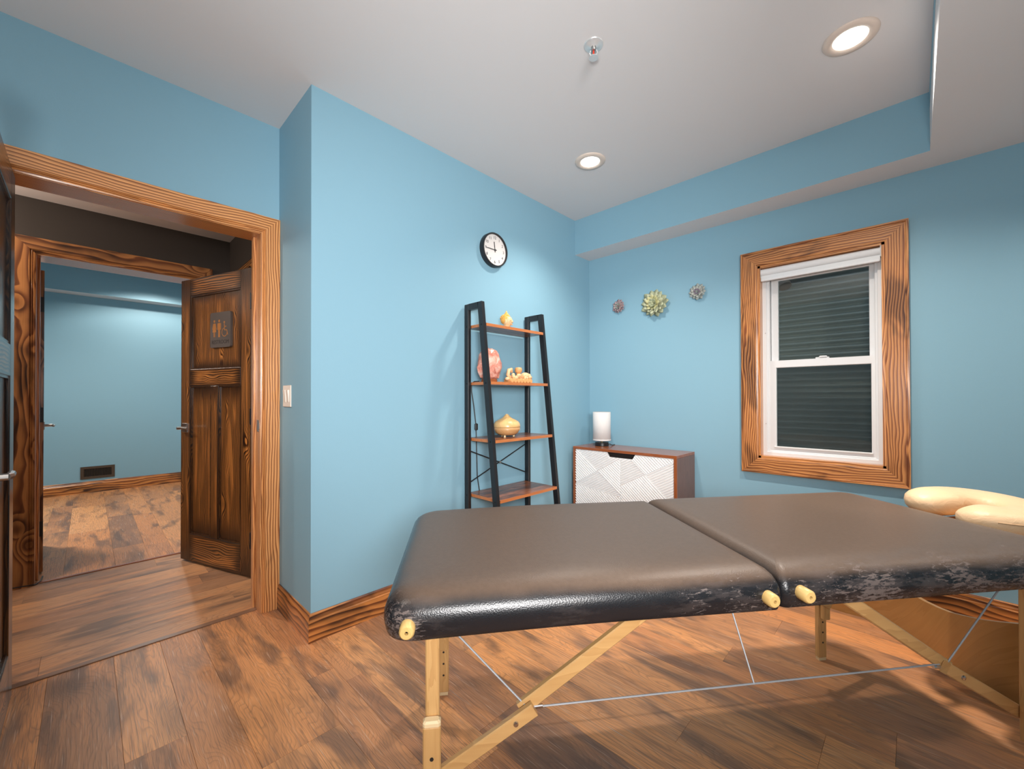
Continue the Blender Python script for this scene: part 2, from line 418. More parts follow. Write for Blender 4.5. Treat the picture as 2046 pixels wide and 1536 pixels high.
# ------------------------------------------------------------------ structure
XA, XB, YR, YC = -2.56, -2.082, .751, 3.14
XR, YF = 1.45, -1.7
HX, HC = -3.96, 2.43                     # far wall face of the hall, hall ceiling
FX, FC = -7.36, 2.73
DY0, DY1, DZ = -.243, .660, 2.072         # doorway in the left wall
FY0, FY1, FZ = -.232, .585, 2.082         # doorway across the hall
floor = struct('floor', B(-7.6, XR+.1, -2.2, 3.5, -.1, -.007), M_SUB, 'wood-look plank floor running through room, hall and far room', 'floor')

def plank(x0, x1, y0, y1, m, ob=[0]):
    g = .0003
    mb = MB(); z0, z1, c = -.006, 0, .0004
    b = len(mb.v)
    x0 += g; x1 -= g; y0 += g; y1 -= g
    mb.v += [(x0, y0, z0), (x1, y0, z0), (x1, y1, z0), (x0, y1, z0), (x0, y0, z1-c), (x1, y0, z1-c), (x1, y1, z1-c), (x0, y1, z1-c),
             (x0+c, y0+c, z1), (x1-c, y0+c, z1), (x1-c, y1-c, z1), (x0+c, y1-c, z1)]
    for q in ((3, 2, 1, 0), (8, 9, 10, 11)): mb.face(q)
    for k in (0, 4):
        for i in range(4): mb.face((k+i, k+(i+1) % 4, k+4+(i+1) % 4, k+4+i))
    mb.build('plank', m, floor)
def lay(x0, x1, y0, y1, along, m, seams, length=1.22, blocked=None):
    for i in range(len(seams)-1):
        a, b = seams[i], seams[i+1]
        lo, hi = (x0, x1) if along == 'X' else (y0, y1)
        p = lo - random.random()*length*.8
        while p < hi-1e-6:
            q = p+length; s, e = max(p, lo), min(q, hi)
            if e-s > .02:
                if along == 'X': plank(s, e, a, b, m)
                else: plank(a, b, s, e, m)
            p = q
rs = [YF, -1.5, -1.36, -1.11, -.93, -.75, -.61, -.36, -.112, .087, .247, .39, .639]
w = [.18, .144, .25]; k = 0
while rs[-1] < YC: rs.append(min(YC, rs[-1]+w[k % 3])); k += 1
i0 = next(i for i, s in enumerate(rs) if s >= .639)
# planks left of the shelf wall line only reach the recess
lay(-2.615, XR, YF, .639, 'X', M_PLX, rs[:i0+1])
lay(-2.615, XR, .639, .75, 'X', M_PLX, [.639, .75])
seg = [.75]+[s for s in rs if s > .80]
lay(XB-.02, XR, .75, YC, 'X', M_PLX, seg)
hs = [-3.975]
for wd in (.18, .145, .24, .18, .145, .24, .3): hs.append(min(-2.635, hs[-1]+wd))
hs = sorted(set(round(h, 4) for h in hs))
lay(0, 0, -1.3, .80, 'Y', M_PLY, hs)
fs = [-1.4]
while fs[-1] < 1.5: fs.append(fs[-1]+w[len(fs) % 3])
lay(FX, -3.99, -1.4, 1.5, 'X', M_PLX, fs)
# threshold strips
struct('trim_1', MB().bar((-2.625, DY0, .002), (-2.625, DY1, .002), .034, .006, (0, 0, 1), .002), pale_wood('reducer_strip', 'Y', (.30, .16, .09), (.2, .1, .06)), 'thin brown reducer strip across the near doorway floor', 'threshold')
struct('trim_2', MB().bar((-3.985, FY0, .002), (-3.985, FY1, .002), .026, .006, (0, 0, 1), .002), M_WALNUT['Y'], 'thin dark strip across the far doorway floor', 'threshold')

# left wall with the doorway
mb = MB(); mb.box(XA-.13, XA, YF, DY0, 0, CEIL); mb.box(XA-.13, XA, DY1, YR, 0, CEIL); mb.box(XA-.13, XA, DY0, DY1, DZ, CEIL)
struct('wall_left', mb, [M_BLUE], 'blue wall holding the torched pine doorway', 'wall')
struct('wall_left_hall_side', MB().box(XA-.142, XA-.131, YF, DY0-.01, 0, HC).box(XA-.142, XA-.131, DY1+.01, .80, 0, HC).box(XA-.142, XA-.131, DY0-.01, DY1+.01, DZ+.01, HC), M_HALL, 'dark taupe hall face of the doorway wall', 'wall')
struct('wall_left_return', B(XA, XB, YR, YR+.06, 0, CEIL), M_BLUE, 'narrow blue return wall with the light switch', 'wall')
struct('wall_shelf_side', B(XB-.10, XB, YR+.06, YC, 0, CEIL), M_BLUE, 'blue wall behind the ladder shelf and clock', 'wall')
# back wall with window hole
WX0, WX1, WZ0, WZ1 = -.746, -.112, .765, 2.045
mb = MB(); y0, y1 = YC, YC+.16
mb.box(XB-.1, WX0, y0, y1, 0, 2.8); mb.box(WX1, XR+.1, y0, y1, 0, 2.8); mb.box(WX0, WX1, y0, y1, 0, WZ0); mb.box(WX0, WX1, y0, y1, WZ1, 2.8)
struct('wall_back', mb, M_BLUE, 'blue wall with the window and three succulents', 'wall')
struct('wall_right', B(XR, XR+.1, YF, YC, 0, 2.8), M_BLUE, 'blue wall on the window side out of view', 'wall')
struct('wall_front', B(XA-.13, XR+.1, YF-.1, YF, 0, 2.8), M_BLUE, 'blue wall behind the viewer', 'wall')
struct('ceiling', B(XA-.13, XR+.1, YF, YC+.16, CEIL, CEIL+.1), M_CEIL, 'flat light grey ceiling of the treatment room', 'ceiling')
mb = MB(); mb.box(XB, .067, 2.923, YC, 2.395, CEIL); mb.mi = [1, 0, 0, 0, 0, 0]
struct('ceiling_soffit', mb, [M_BLUE, M_CEIL], 'long blue boxed soffit with white underside above window', 'soffit')
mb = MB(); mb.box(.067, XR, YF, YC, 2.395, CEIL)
o = struct('ceiling_lowered', mb, M_CEIL, 'lowered white ceiling section beside the soffit end', 'ceiling')  # white side face paints in lamp glare on the blue
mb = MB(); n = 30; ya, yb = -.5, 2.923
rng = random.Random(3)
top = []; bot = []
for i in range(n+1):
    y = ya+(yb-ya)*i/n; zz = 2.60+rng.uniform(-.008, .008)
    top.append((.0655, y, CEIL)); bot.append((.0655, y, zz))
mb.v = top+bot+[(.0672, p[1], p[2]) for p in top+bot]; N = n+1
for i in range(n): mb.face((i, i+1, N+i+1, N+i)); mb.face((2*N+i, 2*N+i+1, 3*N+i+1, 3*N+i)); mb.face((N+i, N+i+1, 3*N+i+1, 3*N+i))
struct('trim_3', mb, M_BLUE, 'wavy-edged blue band on the ceiling step above painted lamp glare', 'paint band')

# hall
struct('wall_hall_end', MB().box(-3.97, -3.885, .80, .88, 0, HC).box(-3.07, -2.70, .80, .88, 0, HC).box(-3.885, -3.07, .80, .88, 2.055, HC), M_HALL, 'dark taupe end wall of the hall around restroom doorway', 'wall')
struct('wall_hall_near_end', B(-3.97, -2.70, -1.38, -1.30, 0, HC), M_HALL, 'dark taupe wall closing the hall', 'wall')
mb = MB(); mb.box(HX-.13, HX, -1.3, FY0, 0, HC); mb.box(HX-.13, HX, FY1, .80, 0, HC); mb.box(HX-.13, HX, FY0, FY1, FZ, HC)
struct('wall_hall_far', mb, M_HALL, 'dark taupe hall wall above the far doorway', 'wall')
struct('ceiling_hall', B(-3.97, XA-.14, -1.3, .88, HC, HC+.08), M_HALLC, 'beige hall ceiling seen through the doorway', 'ceiling')
struct('wall_restroom', MB().box(-4.0, -2.9, 1.7, 1.78, 0, 2.5).box(-2.9, -2.82, .88, 1.7, 0, 2.5).box(-4.05, -3.97, .88, 1.7, 0, 2.5), M_HALL, 'dark restroom walls behind the open door', 'wall')
struct('ceiling_restroom', B(-4.05, -2.82, .88, 1.78, 2.5, 2.55), M_HALLC, 'restroom ceiling out of sight', 'ceiling')
# far room
mb = MB(); mb.box(HX-.20, HX-.131, -1.5, FY0, 0, FC); mb.box(HX-.20, HX-.131, FY1, 1.6, 0, FC); mb.box(HX-.20, HX-.131, FY0, FY1, FZ, FC)
struct('wall_far_room_near', mb, M_BLUE, 'blue inner face of the far doorway wall', 'wall')
struct('wall_far_room_back', B(FX-.1, FX, -1.5, 1.6, 0, FC), M_BLUE, 'blue far room wall with the brown vent', 'wall')
struct('wall_far_room_left', B(FX, HX-.20, -1.5, -1.4, 0, FC), M_BLUE, 'blue side wall of the far room', 'wall')
struct('wall_far_room_right', B(FX, HX-.20, 1.5, 1.6, 0, FC), M_BLUE, 'blue other side wall of the far room', 'wall')
struct('ceiling_far_room', B(FX-.1, HX-.13, -1.5, 1.6, FC, FC+.1), M_CEIL, 'white ceiling of the far room', 'ceiling')
mb = MB(); mb.box(FX, FX+.22, -1.4, 1.5, 2.44, FC); mb.mi = [1, 0, 0, 0, 0, 0]
struct('ceiling_far_soffit', mb, [M_BLUE, M_CEIL], 'blue soffit with white underside in far room', 'soffit')

# ------------------------------------------------------------------ mouldings
def frame(parent, fn, prof, corners, mats, names='casing_board', closed=True):
    """corners: (a, b, sa, sb) inner corner and outward signs; prof: (outward offset, height) loop; one board per side"""
    n = len(corners); last = n if closed else n-1
    for i in range(last):
        A, Bc = corners[i], corners[(i+1) % n]
        r0 = [fn(A[0]+d*A[2], A[1]+d*A[3], h) for d, h in prof]; r1 = [fn(Bc[0]+d*Bc[2], Bc[1]+d*Bc[3], h) for d, h in prof]
        MB().loft([r0, r1]).build(names, mats[i % len(mats)], parent)
# near doorway casing: flat board with stepped bead on the inside
PD = [(0, 0), (0, .010), (.006, .012), (.009, .009), (.014, .014), (.017, .011), (.022, .018), (.026, .020), (.092, .020), (.095, .017), (.095, 0)]
fnA = lambda a, b, h: (XA+h, a, b)
t = thing('trim_4', 'orange torched pine casing around the near doorway', 'door casing', (XA, (DY0+DY1)/2, 0), kind='structure')
frame(t, fnA, PD, [(DY1-.003, .0, 1, 0), (DY1-.003, DZ, 1, 1), (DY0+.003, DZ, -1, 1), (DY0+.003, 0, -1, 0)], [casing('Z'), casing('Y'), casing('Z')], closed=False)
t = thing('trim_5', 'orange torched pine jamb lining the near doorway', 'door jamb', (XA-.07, (DY0+DY1)/2, 0), kind='structure')
j0, j1 = XA-.145, XA+.001
MB().box(j0, j1, DY1-.004, DY1+.012, 0, DZ).build('jamb_board', casing('Z'), t)
MB().box(j0, j1, DY0-.012, DY0+.004, 0, DZ).build('jamb_board', casing('Z'), t)
MB().box(j0, j1, DY0-.002, DY1+.002, DZ-.003, DZ+.012).build('jamb_board', casing('Y'), t)
MB().box(j0+.03, j0+.065, DY1-.016, DY1-.004, 0, DZ).build('stop_bead', casing('Z'), t)
MB().box(j0+.03, j0+.065, DY0+.004, DY0+.016, 0, DZ).build('stop_bead', casing('Z'), t)
mb = MB().box(XA-.045, XA-.012, DY1-.0065, DY1-.004, .985, 1.05, .001); mb.box(XA-.013, XA-.002, DY1-.009, DY1-.004, 1.0, 1.035, .001)
tag(mb.build('strike_plate', M_STEEL, t), 'steel strike plate')
# hall-side casing of the far doorway
fnH = lambda a, b, h: (HX+h, a, b)
PH = [(0, 0), (0, .008), (.007, .011), (.010, .008), (.016, .013), (.020, .010), (.026, .018), (.098, .018), (.100, .015), (.100, 0)]
t = thing('trim_6', 'dark knotty torched casing around the doorway across the hall', 'door casing', (HX, (FY0+FY1)/2, 0), kind='structure')
frame(t, fnH, PH, [(FY1-.003, 0, 1, 0), (FY1-.003, FZ, 1, 1), (FY0+.003, FZ, -1, 1), (FY0+.003, 0, -1, 0)], [hallwood('Z'), hallwood('Y'), hallwood('Z')], closed=False)
t = thing('trim_7', 'torched jamb lining the doorway across the hall', 'door jamb', (HX-.1, (FY0+FY1)/2, 0), kind='structure')
MB().box(HX-.205, HX+.001, FY1-.004, FY1+.010, 0, FZ).build('jamb_board', casing('Z'), t)
MB().box(HX-.205, HX+.001, FY0-.010, FY0+.004, 0, FZ).build('jamb_board', casing('Z'), t)
MB().box(HX-.205, HX+.001, FY0-.002, FY1+.002, FZ-.003, FZ+.012).build('jamb_board', casing('Y'), t)
MB().box(HX-.13, HX-.09, FY0+.004, FY0+.016, 0, FZ).build('stop_bead', casing('Z'), t)
# restroom doorway casing on the hall end wall
t = thing('trim_8', 'dark torched casing around the restroom doorway', 'door casing', (-3.48, .80, 0), kind='structure')
fnR = lambda a, b, h: (a, .80-h, b)
frame(t, fnR, PH[:7]+[(.078, .018), (.08, .015), (.08, 0)], [(-3.072, 0, 1, 0), (-3.072, 2.055, 1, 1), (-3.882, 2.055, -1, 1), (-3.882, 0, -1, 0)], [doorwood('Z'), doorwood('X'), doorwood('Z')], closed=False)

# baseboards: (run from, run to) with a stepped top bead
def baseboard(name, p, q, nrm, h, label, m, ext0=0, ext1=0):
    p, q, nrm = Vector((*p, 0)), Vector((*q, 0)), Vector((*nrm, 0)); d = (q-p).normalized()
    prof = [(0, 0), (.015, 0), (.015, h-.035), (.012, h-.030), (.013, h-.022), (.010, h-.016), (.009, h-.006), (.005, h), (0, h)]
    r0 = [p+nrm*a-d*(a if ext0 else 0)*ext0+Vector((0, 0, z)) for a, z in prof]
    r1 = [q+nrm*a+d*(a if ext1 else 0)*ext1+Vector((0, 0, z)) for a, z in prof]
    return struct(name, MB().loft([r0, r1]), m, label, 'baseboard')
baseboard('baseboard_left_return', (XA+.022, YR), (XB, YR), (0, -1), .135, 'torched baseboard below the light switch', basewood('X'), 0, 1)
baseboard('baseboard_left', (XB, YR), (XB, YC), (1, 0), .135, 'torched baseboard below the shelf wall', basewood('Y'), 1, -1)
baseboard('baseboard_back', (XB, YC), (XR, YC), (0, -1), .165, 'torched baseboard below the window', basewood('X'), -1, 0)
baseboard('baseboard_far_room', (FX, -1.4), (FX, 1.5), (1, 0), .14, 'torched baseboard below the brown vent', basewood('Y'))
baseboard('baseboard_right', (XR, YF), (XR, YC), (-1, 0), .14, 'torched baseboard of the unseen side wall', basewood('Y'))

# ------------------------------------------------------------------ doors
def door_leaf(t, w, h, mw, flip=1, z0=.012, th=.036, lever=True, hinge_x=0):
    """leaf in its own frame: x 0 (hinge) .. w, y +-th/2, face to -y; craftsman three-panel"""
    st, tr, br = .108, .105, .20
    zr0, zr1, zb = 1.255, 1.375, z0+.195
    a = th/2
    for x0, x1 in ((0, st), (w-st, w)): B(x0, x1, -a, a, z0, h, c=.002).build('stile', mw('Z'), t)
    B(st, w-st, -a, a, h-.12, h, c=.002).build('rail', mw('X'), t)
    B(st, w-st, -a, a, zr0, zr1, c=.002).build('rail', mw('X'), t)
    B(st, w-st, -a, a, z0, zb, c=.002).build('rail', mw('X'), t)
    B(w/2-.04, w/2+.04, -a, a, zb, zr0, c=.002).build('mullion', mw('Z'), t)
    for x0, x1, za, zc in ((st, w-st, zr1, h-.12), (st, w/2-.04, zb, zr0), (w/2+.04, w-st, zb, zr0)):
        B(x0, x1, -a+.012, a-.012, za, zc).build('door_panel', mw('Z'), t)
        mb = MB()
        for s in (-1, 1):
            y = s*(a-.008)
            ch = .010
            mb.prism([(x0, za), (x0+ch, za+ch), (x0+ch, zc-ch), (x0, zc)], lambda p, q, e: (p, y+e, q), -.004, .004)
            mb.prism([(x1, za), (x1-ch, za+ch), (x1-ch, zc-ch), (x1, zc)], lambda p, q, e: (p, y+e, q), -.004, .004)
            mb.prism([(x0, za), (x0+ch, za+ch), (x1-ch, za+ch), (x1, za)], lambda p, q, e: (p, y+e, q), -.004, .004)
            mb.prism([(x0, zc), (x0+ch, zc-ch), (x1-ch, zc-ch), (x1, zc)], lambda p, q, e: (p, y+e, q), -.004, .004)
        mb.build('panel_bead', mw('Z'), t)
    if lever:
        hd = MB()
        for s in (-1, 1):
            hd.box(w-.088, w-.028, *(sorted((s*a, s*(a+.008)))), .925, .990, c=.002)
            hd.rod((w-.058, s*(a+.006), .958), (w-.058, s*(a+.055), .958), .010, 12)
            hd.tube([(w-.058, s*(a+.05), .958), (w-.075, s*(a+.056), .958), (w-.12, s*(a+.056), .960), (w-.165, s*(a+.052), .956)], [.010, .010, .008, .007])
        hd.box(w-.001, w+.002, -.012, .012, .925, .990)
        tag(hd.build('door_handle', M_STEEL, t), 'brushed steel lever handle')
def hinge_set(t, zs, x, y, m, nx=0):
    for z in zs:
        mb = MB(); mb.box(x-.0025, x+.0005, y-.018, y+.018, z-.05, z+.05); mb.rod((x-.004, y+.022, z-.052), (x-.004, y+.022, z+.052), .007, 8)
        tag(mb.build('hinge', m, t), 'black butt hinge')
# room door, swung open against the viewer's side
d1 = thing('door_1', 'glossy torched room door swung open, seen edge-on at photo edge', 'door', (XA+.012, DY0+.022, 0), (0, 0, 0), kind='structure', local=True)
door_leaf(d1, .845, 2.045, doorwood, lever=True)
hinge_set(d1, (.25, 1.05, 1.83), 0, -.024, M_BLACKM)
# restroom door, ajar: hinge near the doorway wall
hx, hy = -3.085, .757
fx, fy = -3.813, .490
ang = math.atan2(fy-hy, fx-hx); W2 = math.hypot(fx-hx, fy-hy)
d2 = thing('door_2', 'torched knotty restroom door standing ajar in hall', 'door', (hx, hy, 0), (0, 0, ang), kind='structure', local=True)
door_leaf(d2, W2, 2.02, doorwood)
hinge_set(d2, (.25, 1.05, 1.80), 0, 0, M_BLACKM)
# far room door, opened into the far room, hinge edge towards us
d3 = thing('door_3', 'torched far room door opened inward, black hinges showing', 'door', (-4.185, -.222, 0), (0, 0, math.radians(180+3)), kind='structure', local=True)
door_leaf(d3, .78, 2.03, lambda ax: hallwood(ax) if ax == 'Z' else doorwood(ax))
hinge_set(d3, (.30, 1.06, 1.80), 0, 0, M_BLACKM)

# ------------------------------------------------------------------ window
w1 = thing('window_1', 'white sash window set in a torched pine casing', 'window', ((WX0+WX1)/2, YC, WZ0), kind='structure')
fnW = lambda a, b, h: (a, YC-h, b)
PW = [(0, -.0), (0, .014), (.008, .017), (.085, .019), (.088, .027), (.098, .027), (.099, .024), (.099, 0)]
frame(w1, fnW, PW, [(WX0, WZ0, -1, -1), (WX0, WZ1, -1, 1), (WX1, WZ1, 1, 1), (WX1, WZ0, 1, -1)], [windowwood('Z'), windowwood('X'), windowwood('Z'), windowwood('X')])
# wooden jamb liner
YI = YC+.075
MB().box(WX0, WX0+.014, YC-.005, YI, WZ0, WZ1).build('jamb_board', casing('Z'), w1)
MB().box(WX1-.014, WX1, YC-.005, YI, WZ0, WZ1).build('jamb_board', casing('Z'), w1)
MB().box(WX0, WX1, YC-.005, YI, WZ0, WZ0+.014).build('sill_board', casing('X'), w1)
MB().box(WX0, WX1, YC-.005, YI, WZ1-.014, WZ1).build('jamb_board', casing('X'), w1)
# vinyl frame
ox0, ox1, oz0, oz1 = WX0+.014, WX1-.014, WZ0+.014, WZ1-.014
def ring_frame(name, x0, x1, z0, z1, wl, wr, wb, wt, y0, y1, m, parent):
    fn = lambda a, b, h: (a, h, b)
    mb = MB()
    o = [(x0, z0), (x1, z0), (x1, z1), (x0, z1)]; i = [(x0+wl, z0+wb), (x1-wr, z0+wb), (x1-wr, z1-wt), (x0+wl, z1-wt)]
    e = .003
    o2 = o; i2 = [(x0+wl-e, z0+wb-e), (x1-wr+e, z0+wb-e), (x1-wr+e, z1-wt+e), (x0+wl-e, z1-wt+e)]
    for k in range(4):
        q = (k+1) % 4
        mb.loft([[(o[k][0], y1, o[k][1]), (o[k][0], y0, o[k][1]), (i2[k][0], y0, i2[k][1]), (i[k][0], y0+e, i[k][1]), (i[k][0], y1, i[k][1])],
                 [(o[q][0], y1, o[q][1]), (o[q][0], y0, o[q][1]), (i2[q][0], y0, i2[q][1]), (i[q][0], y0+e, i[q][1]), (i[q][0], y1, i[q][1])]], cap=False)
    return mb.build(name, m, parent)
ring_frame('window_frame', ox0, ox1, oz0, oz1, .024, .022, .024, .03, YC+.055, YC+.15, M_WHITE, w1)
ring_frame('window_frame', ox0+.024, ox1-.022, oz0+.022, oz1-.03, .014, .012, .012, .012, YC+.068, YC+.15, M_WHITE, w1)
sx0, sx1 = -.690, -.150
ml = 1.388
up = ring_frame('upper_sash', sx0, sx1, ml-.012, 1.995, .040, .036, .03, .045, YC+.100, YC+.125, M_WHITE, w1)
MB().box(sx0+.036, sx1-.032, YC+.110, YC+.114, ml+.014, 1.954).build('pane', M_GLASS, up)
lw = ring_frame('lower_sash', sx0-.008, sx1+.008, .800, ml+.024, .040, .036, .040, .048, YC+.072, YC+.098, M_WHITE, w1)
MB().box(sx0+.028, sx1-.024, YC+.083, YC+.087, .836, ml-.022).build('pane', M_GLASS, lw)
MB().box(sx0+.02, sx1-.02, YC+.062, YC+.072, .832, .842, c=.002).build('lift_rail', M_WHITE, lw)
lk = MB().box(-.445, -.375, YC+.074, YC+.10, ml+.024, ml+.032, c=.002); lk.box(-.425, -.385, YC+.068, YC+.085, ml+.030, ml+.040, c=.003)
tag(lk.build('sash_lock', M_WHITE, w1), 'white cam lock on the meeting rail')
MB().box(-.163, -.152, YC+.092, YC+.10, 1.90, 1.925, c=.002).build('tilt_latch', M_WHITE, w1)
for z in (.99, 1.6): MB().lathe([(.003, 0), (.003, .003)], (-.715, YC+.0515, z), 8, 'Y').build('screw', M_STEEL, w1)
MB().box(sx0+.01, sx1-.01, YC+.142, YC+.143, .80, ml+.02).build('insect_screen', M_SCREEN, w1)
# roller shade rolled up at the top
rs_ = thing('roller_shade', 'white roller shade rolled up at top of window', 'window shade', (-.44, YC+.02, WZ1-.10))
rx0, rx1 = WX0+.016, WX1-.020
mb = MB(); prof = []
for k in range(11):
    a = PI*.5+PI*k/10*1.0
    prof.append((YC+.030-.026*math.cos(a-PI/2)*1.0, WZ1-.042+.026*math.sin(a-PI/2)*1.0))
pr = [(YC+.052, WZ1-.016), (YC+.030, WZ1-.016), (YC+.014, WZ1-.020), (YC+.006, WZ1-.030), (YC+.004, WZ1-.043), (YC+.008, WZ1-.056), (YC+.017, WZ1-.064), (YC+.030, WZ1-.067), (YC+.052, WZ1-.067)]
mb.loft([[(rx0, y, z) for y, z in pr], [(rx1, y, z) for y, z in pr]]).build('fabric_roll', simple('white_shade_fabric', (.76, .77, .78), .6), rs_, True)
pr = [(YC+.014, WZ1-.064), (YC+.012, WZ1-.090), (YC+.016, WZ1-.092), (YC+.018, WZ1-.064)]
MB().loft([[(rx0, y, z) for y, z in pr], [(rx1, y, z) for y, z in pr]]).build('fabric_drop', simple('white_shade_fabric_flat', (.74, .75, .76), .6), rs_)
MB().box(rx0, rx1, YC+.004, YC+.022, WZ1-.103, WZ1-.090, c=.003).build('hem_bar', M_WHITE, rs_)
MB().box(rx1, rx1+.005, YC+.002, YC+.05, WZ1-.075, WZ1-.014).build('bracket', M_STEEL, rs_)
MB().box(rx0-.003, rx0, YC+.002, YC+.05, WZ1-.075, WZ1-.014).build('bracket', M_STEEL, rs_)

# neighbour's corrugated siding just outside
mb = MB(); n = 0; rows = []
z = .2
while z < 3.3:
    for k in range(8):
        rows.append((3.95-.012*math.cos(2*PI*k/8), z+.048*k/8))
    z += .048
mb.v = [(x, y, zz) for y, zz in rows for x in (-3.2, 1.9)]
for i in range(len(rows)-1): mb.face((2*i, 2*i+1, 2*i+3, 2*i+2))
tag(mb.build('corrugated_siding', M_SIDING, None, 'all'), 'grey corrugated metal siding seen through window', 'siding', kind='structure')
struct('ground', B(-3.2, 1.9, 3.31, 4.2, -.2, .0), simple('outside_ground', (.10, .09, .08), .9), 'dark ground strip outside the window', 'ground')
ds = thing('downspout', 'brown downspout elbow on the siding, seen through upper pane', 'pipe', (-.92, 3.86, 0))
MB().tube([(-.745, 3.86, 3.2), (-.745, 3.86, 2.10), (-.72, 3.83, 2.04)], .045, 14).build('pipe', simple('brown_pipe', (.30, .22, .17), .5), ds, True)

# ------------------------------------------------------------------ ceiling fittings
def downlight(x, y, z, label):
    t = thing('recessed_light', label, 'ceiling light', (x, y, z), group='recessed ceiling lights')
    MB().lathe([(.060, -.001), (.062, -.007), (.075, -.010), (.092, -.007), (.097, -.001), (.097, 0)], (x, y, z), 40).build('trim_ring', M_TRIM, t, 'all')
    MB().lathe([(.060, -.004), (.058, -.0055), (.03, -.0075), (.001, -.008)], (x, y, z), 32).build('diffuser', M_LED, t, 'all')
downlight(-1.483, 2.251, CEIL, 'lit recessed ceiling light above the ladder shelf and clock')
downlight(-.182, 2.245, CEIL, 'lit recessed ceiling light beside the ceiling step, the larger in view')
sx, sy = -.98, 1.517
t = thing('fire_sprinkler', 'chrome fire sprinkler with red bulb hanging from the ceiling', 'sprinkler', (sx, sy, CEIL-.055))
M_NICK = simple('white_nickel', (.72, .73, .73), .25, .4)
MB().lathe([(.014, -.010), (.024, -.004), (.040, -.003), (.042, 0)], (sx, sy, CEIL), 28).build('escutcheon', M_NICK, t, True)
MB().lathe([(.011, -.026), (.011, -.004)], (sx, sy, CEIL), 12).build('threaded_body', M_STEEL, t)
mb = MB()
for s in (-1, 1): mb.tube([(sx+s*.010, sy+s*.006, CEIL-.024), (sx+s*.014, sy+s*.008, CEIL-.034), (sx+s*.010, sy+s*.006, CEIL-.046), (sx, sy, CEIL-.054)], .0028, 6)
mb.build('frame_arms', M_NICK, t)
MB().rod((sx, sy, CEIL-.027), (sx, sy, CEIL-.048), .0042, 10).build('glass_bulb', simple('red_bulb', (.7, .05, .02), .15), t, True)
MB().lathe([(.003, -.052), (.020, -.055), (.020, -.057), (.003, -.057)], (sx, sy, CEIL), 16).build('deflector', M_NICK, t)

# ------------------------------------------------------------------ wall items
# light switch on the return wall
t = thing('light_switch', 'cream double rocker light switch on narrow return wall', 'light switch', (-2.412, YR, 1.12))
B(-2.472, -2.352, YR-.006, YR, 1.122, 1.238, c=.0022).build('wall_plate', M_WPLAST, t)
for x in (-2.435, -2.389):
    MB().loft([[(x-.016, YR-.006, 1.147), (x+.016, YR-.006, 1.147), (x+.016, YR-.006, 1.213), (x-.016, YR-.006, 1.213)],
               [(x-.015, YR-.008, 1.148), (x+.015, YR-.008, 1.148), (x+.015, YR-.014, 1.212), (x-.015, YR-.014, 1.212)]]).build('rocker', M_WPLAST, t)
# clock
cy, cz, cr = 1.945, 2.182, .116
t = thing('wall_clock', 'round wall clock with black rim and white face', 'clock', (XB, cy, cz-cr))
x0 = XB
MB().lathe([(cr-.002, 0), (cr, .004), (cr, .036), (cr-.003, .040), (cr-.009, .040), (cr-.011, .034), (cr-.011, .028)], (x0, cy, cz), 56, 'X', cap=False).build('rim', M_BLACKM, t, True)
MB().lathe([(cr-.011, .024), (cr-.011, .028)], (x0, cy, cz), 56, 'X').build('dial', simple('clock_dial', (.72, .68, .655), .5), t)
def text(s, size, name, m, parent, loc, rot, ext=.0004, align='CENTER'):
    c = bpy.data.curves.new(name, 'FONT'); c.body = s; c.size = size; c.extrude = ext; c.align_x = align; c.align_y = 'CENTER'
    tmp = bpy.data.objects.new('tmp', c); COL.objects.link(tmp)
    me = bpy.data.meshes.new_from_object(tmp.evaluated_get(bpy.context.evaluated_depsgraph_get()))
    bpy.data.objects.remove(tmp); me.materials.clear(); me.materials.append(m)
    o = bpy.data.objects.new(name, me); COL.objects.link(o); o.parent = parent
    po = CEN.get(parent.name, (0, 0, 0)); o.location = [loc[i]-po[i] for i in range(3)]; o.rotation_euler = rot
    return o
M_INK = simple('black_ink', (.02, .02, .022), .5)
for h in range(1, 13):
    a = PI/2-h*PI/6; r = .083
    text(str(h), .027, 'numeral', M_INK, t, (x0+.0286, cy+r*math.cos(a), cz+r*math.sin(a)), (PI/2, 0, PI/2))
def hand(ang, L, w, x, name):
    d = Vector((0, math.sin(ang), math.cos(ang)))
    c0 = Vector((x, cy, cz))
    MB().bar(c0-d*.016, c0+d*L, w, .0012, (1, 0, 0)).build(name, M_INK, t)
hand(math.radians(-7), .055, .006, x0+.0305, 'hour_hand')
hand(math.radians(-91), .078, .0045, x0+.0320, 'minute_hand')
MB().lathe([(.006, .028), (.006, .034), (.003, .035)], (x0, cy, cz), 14, 'X').build('hub', M_INK, t)
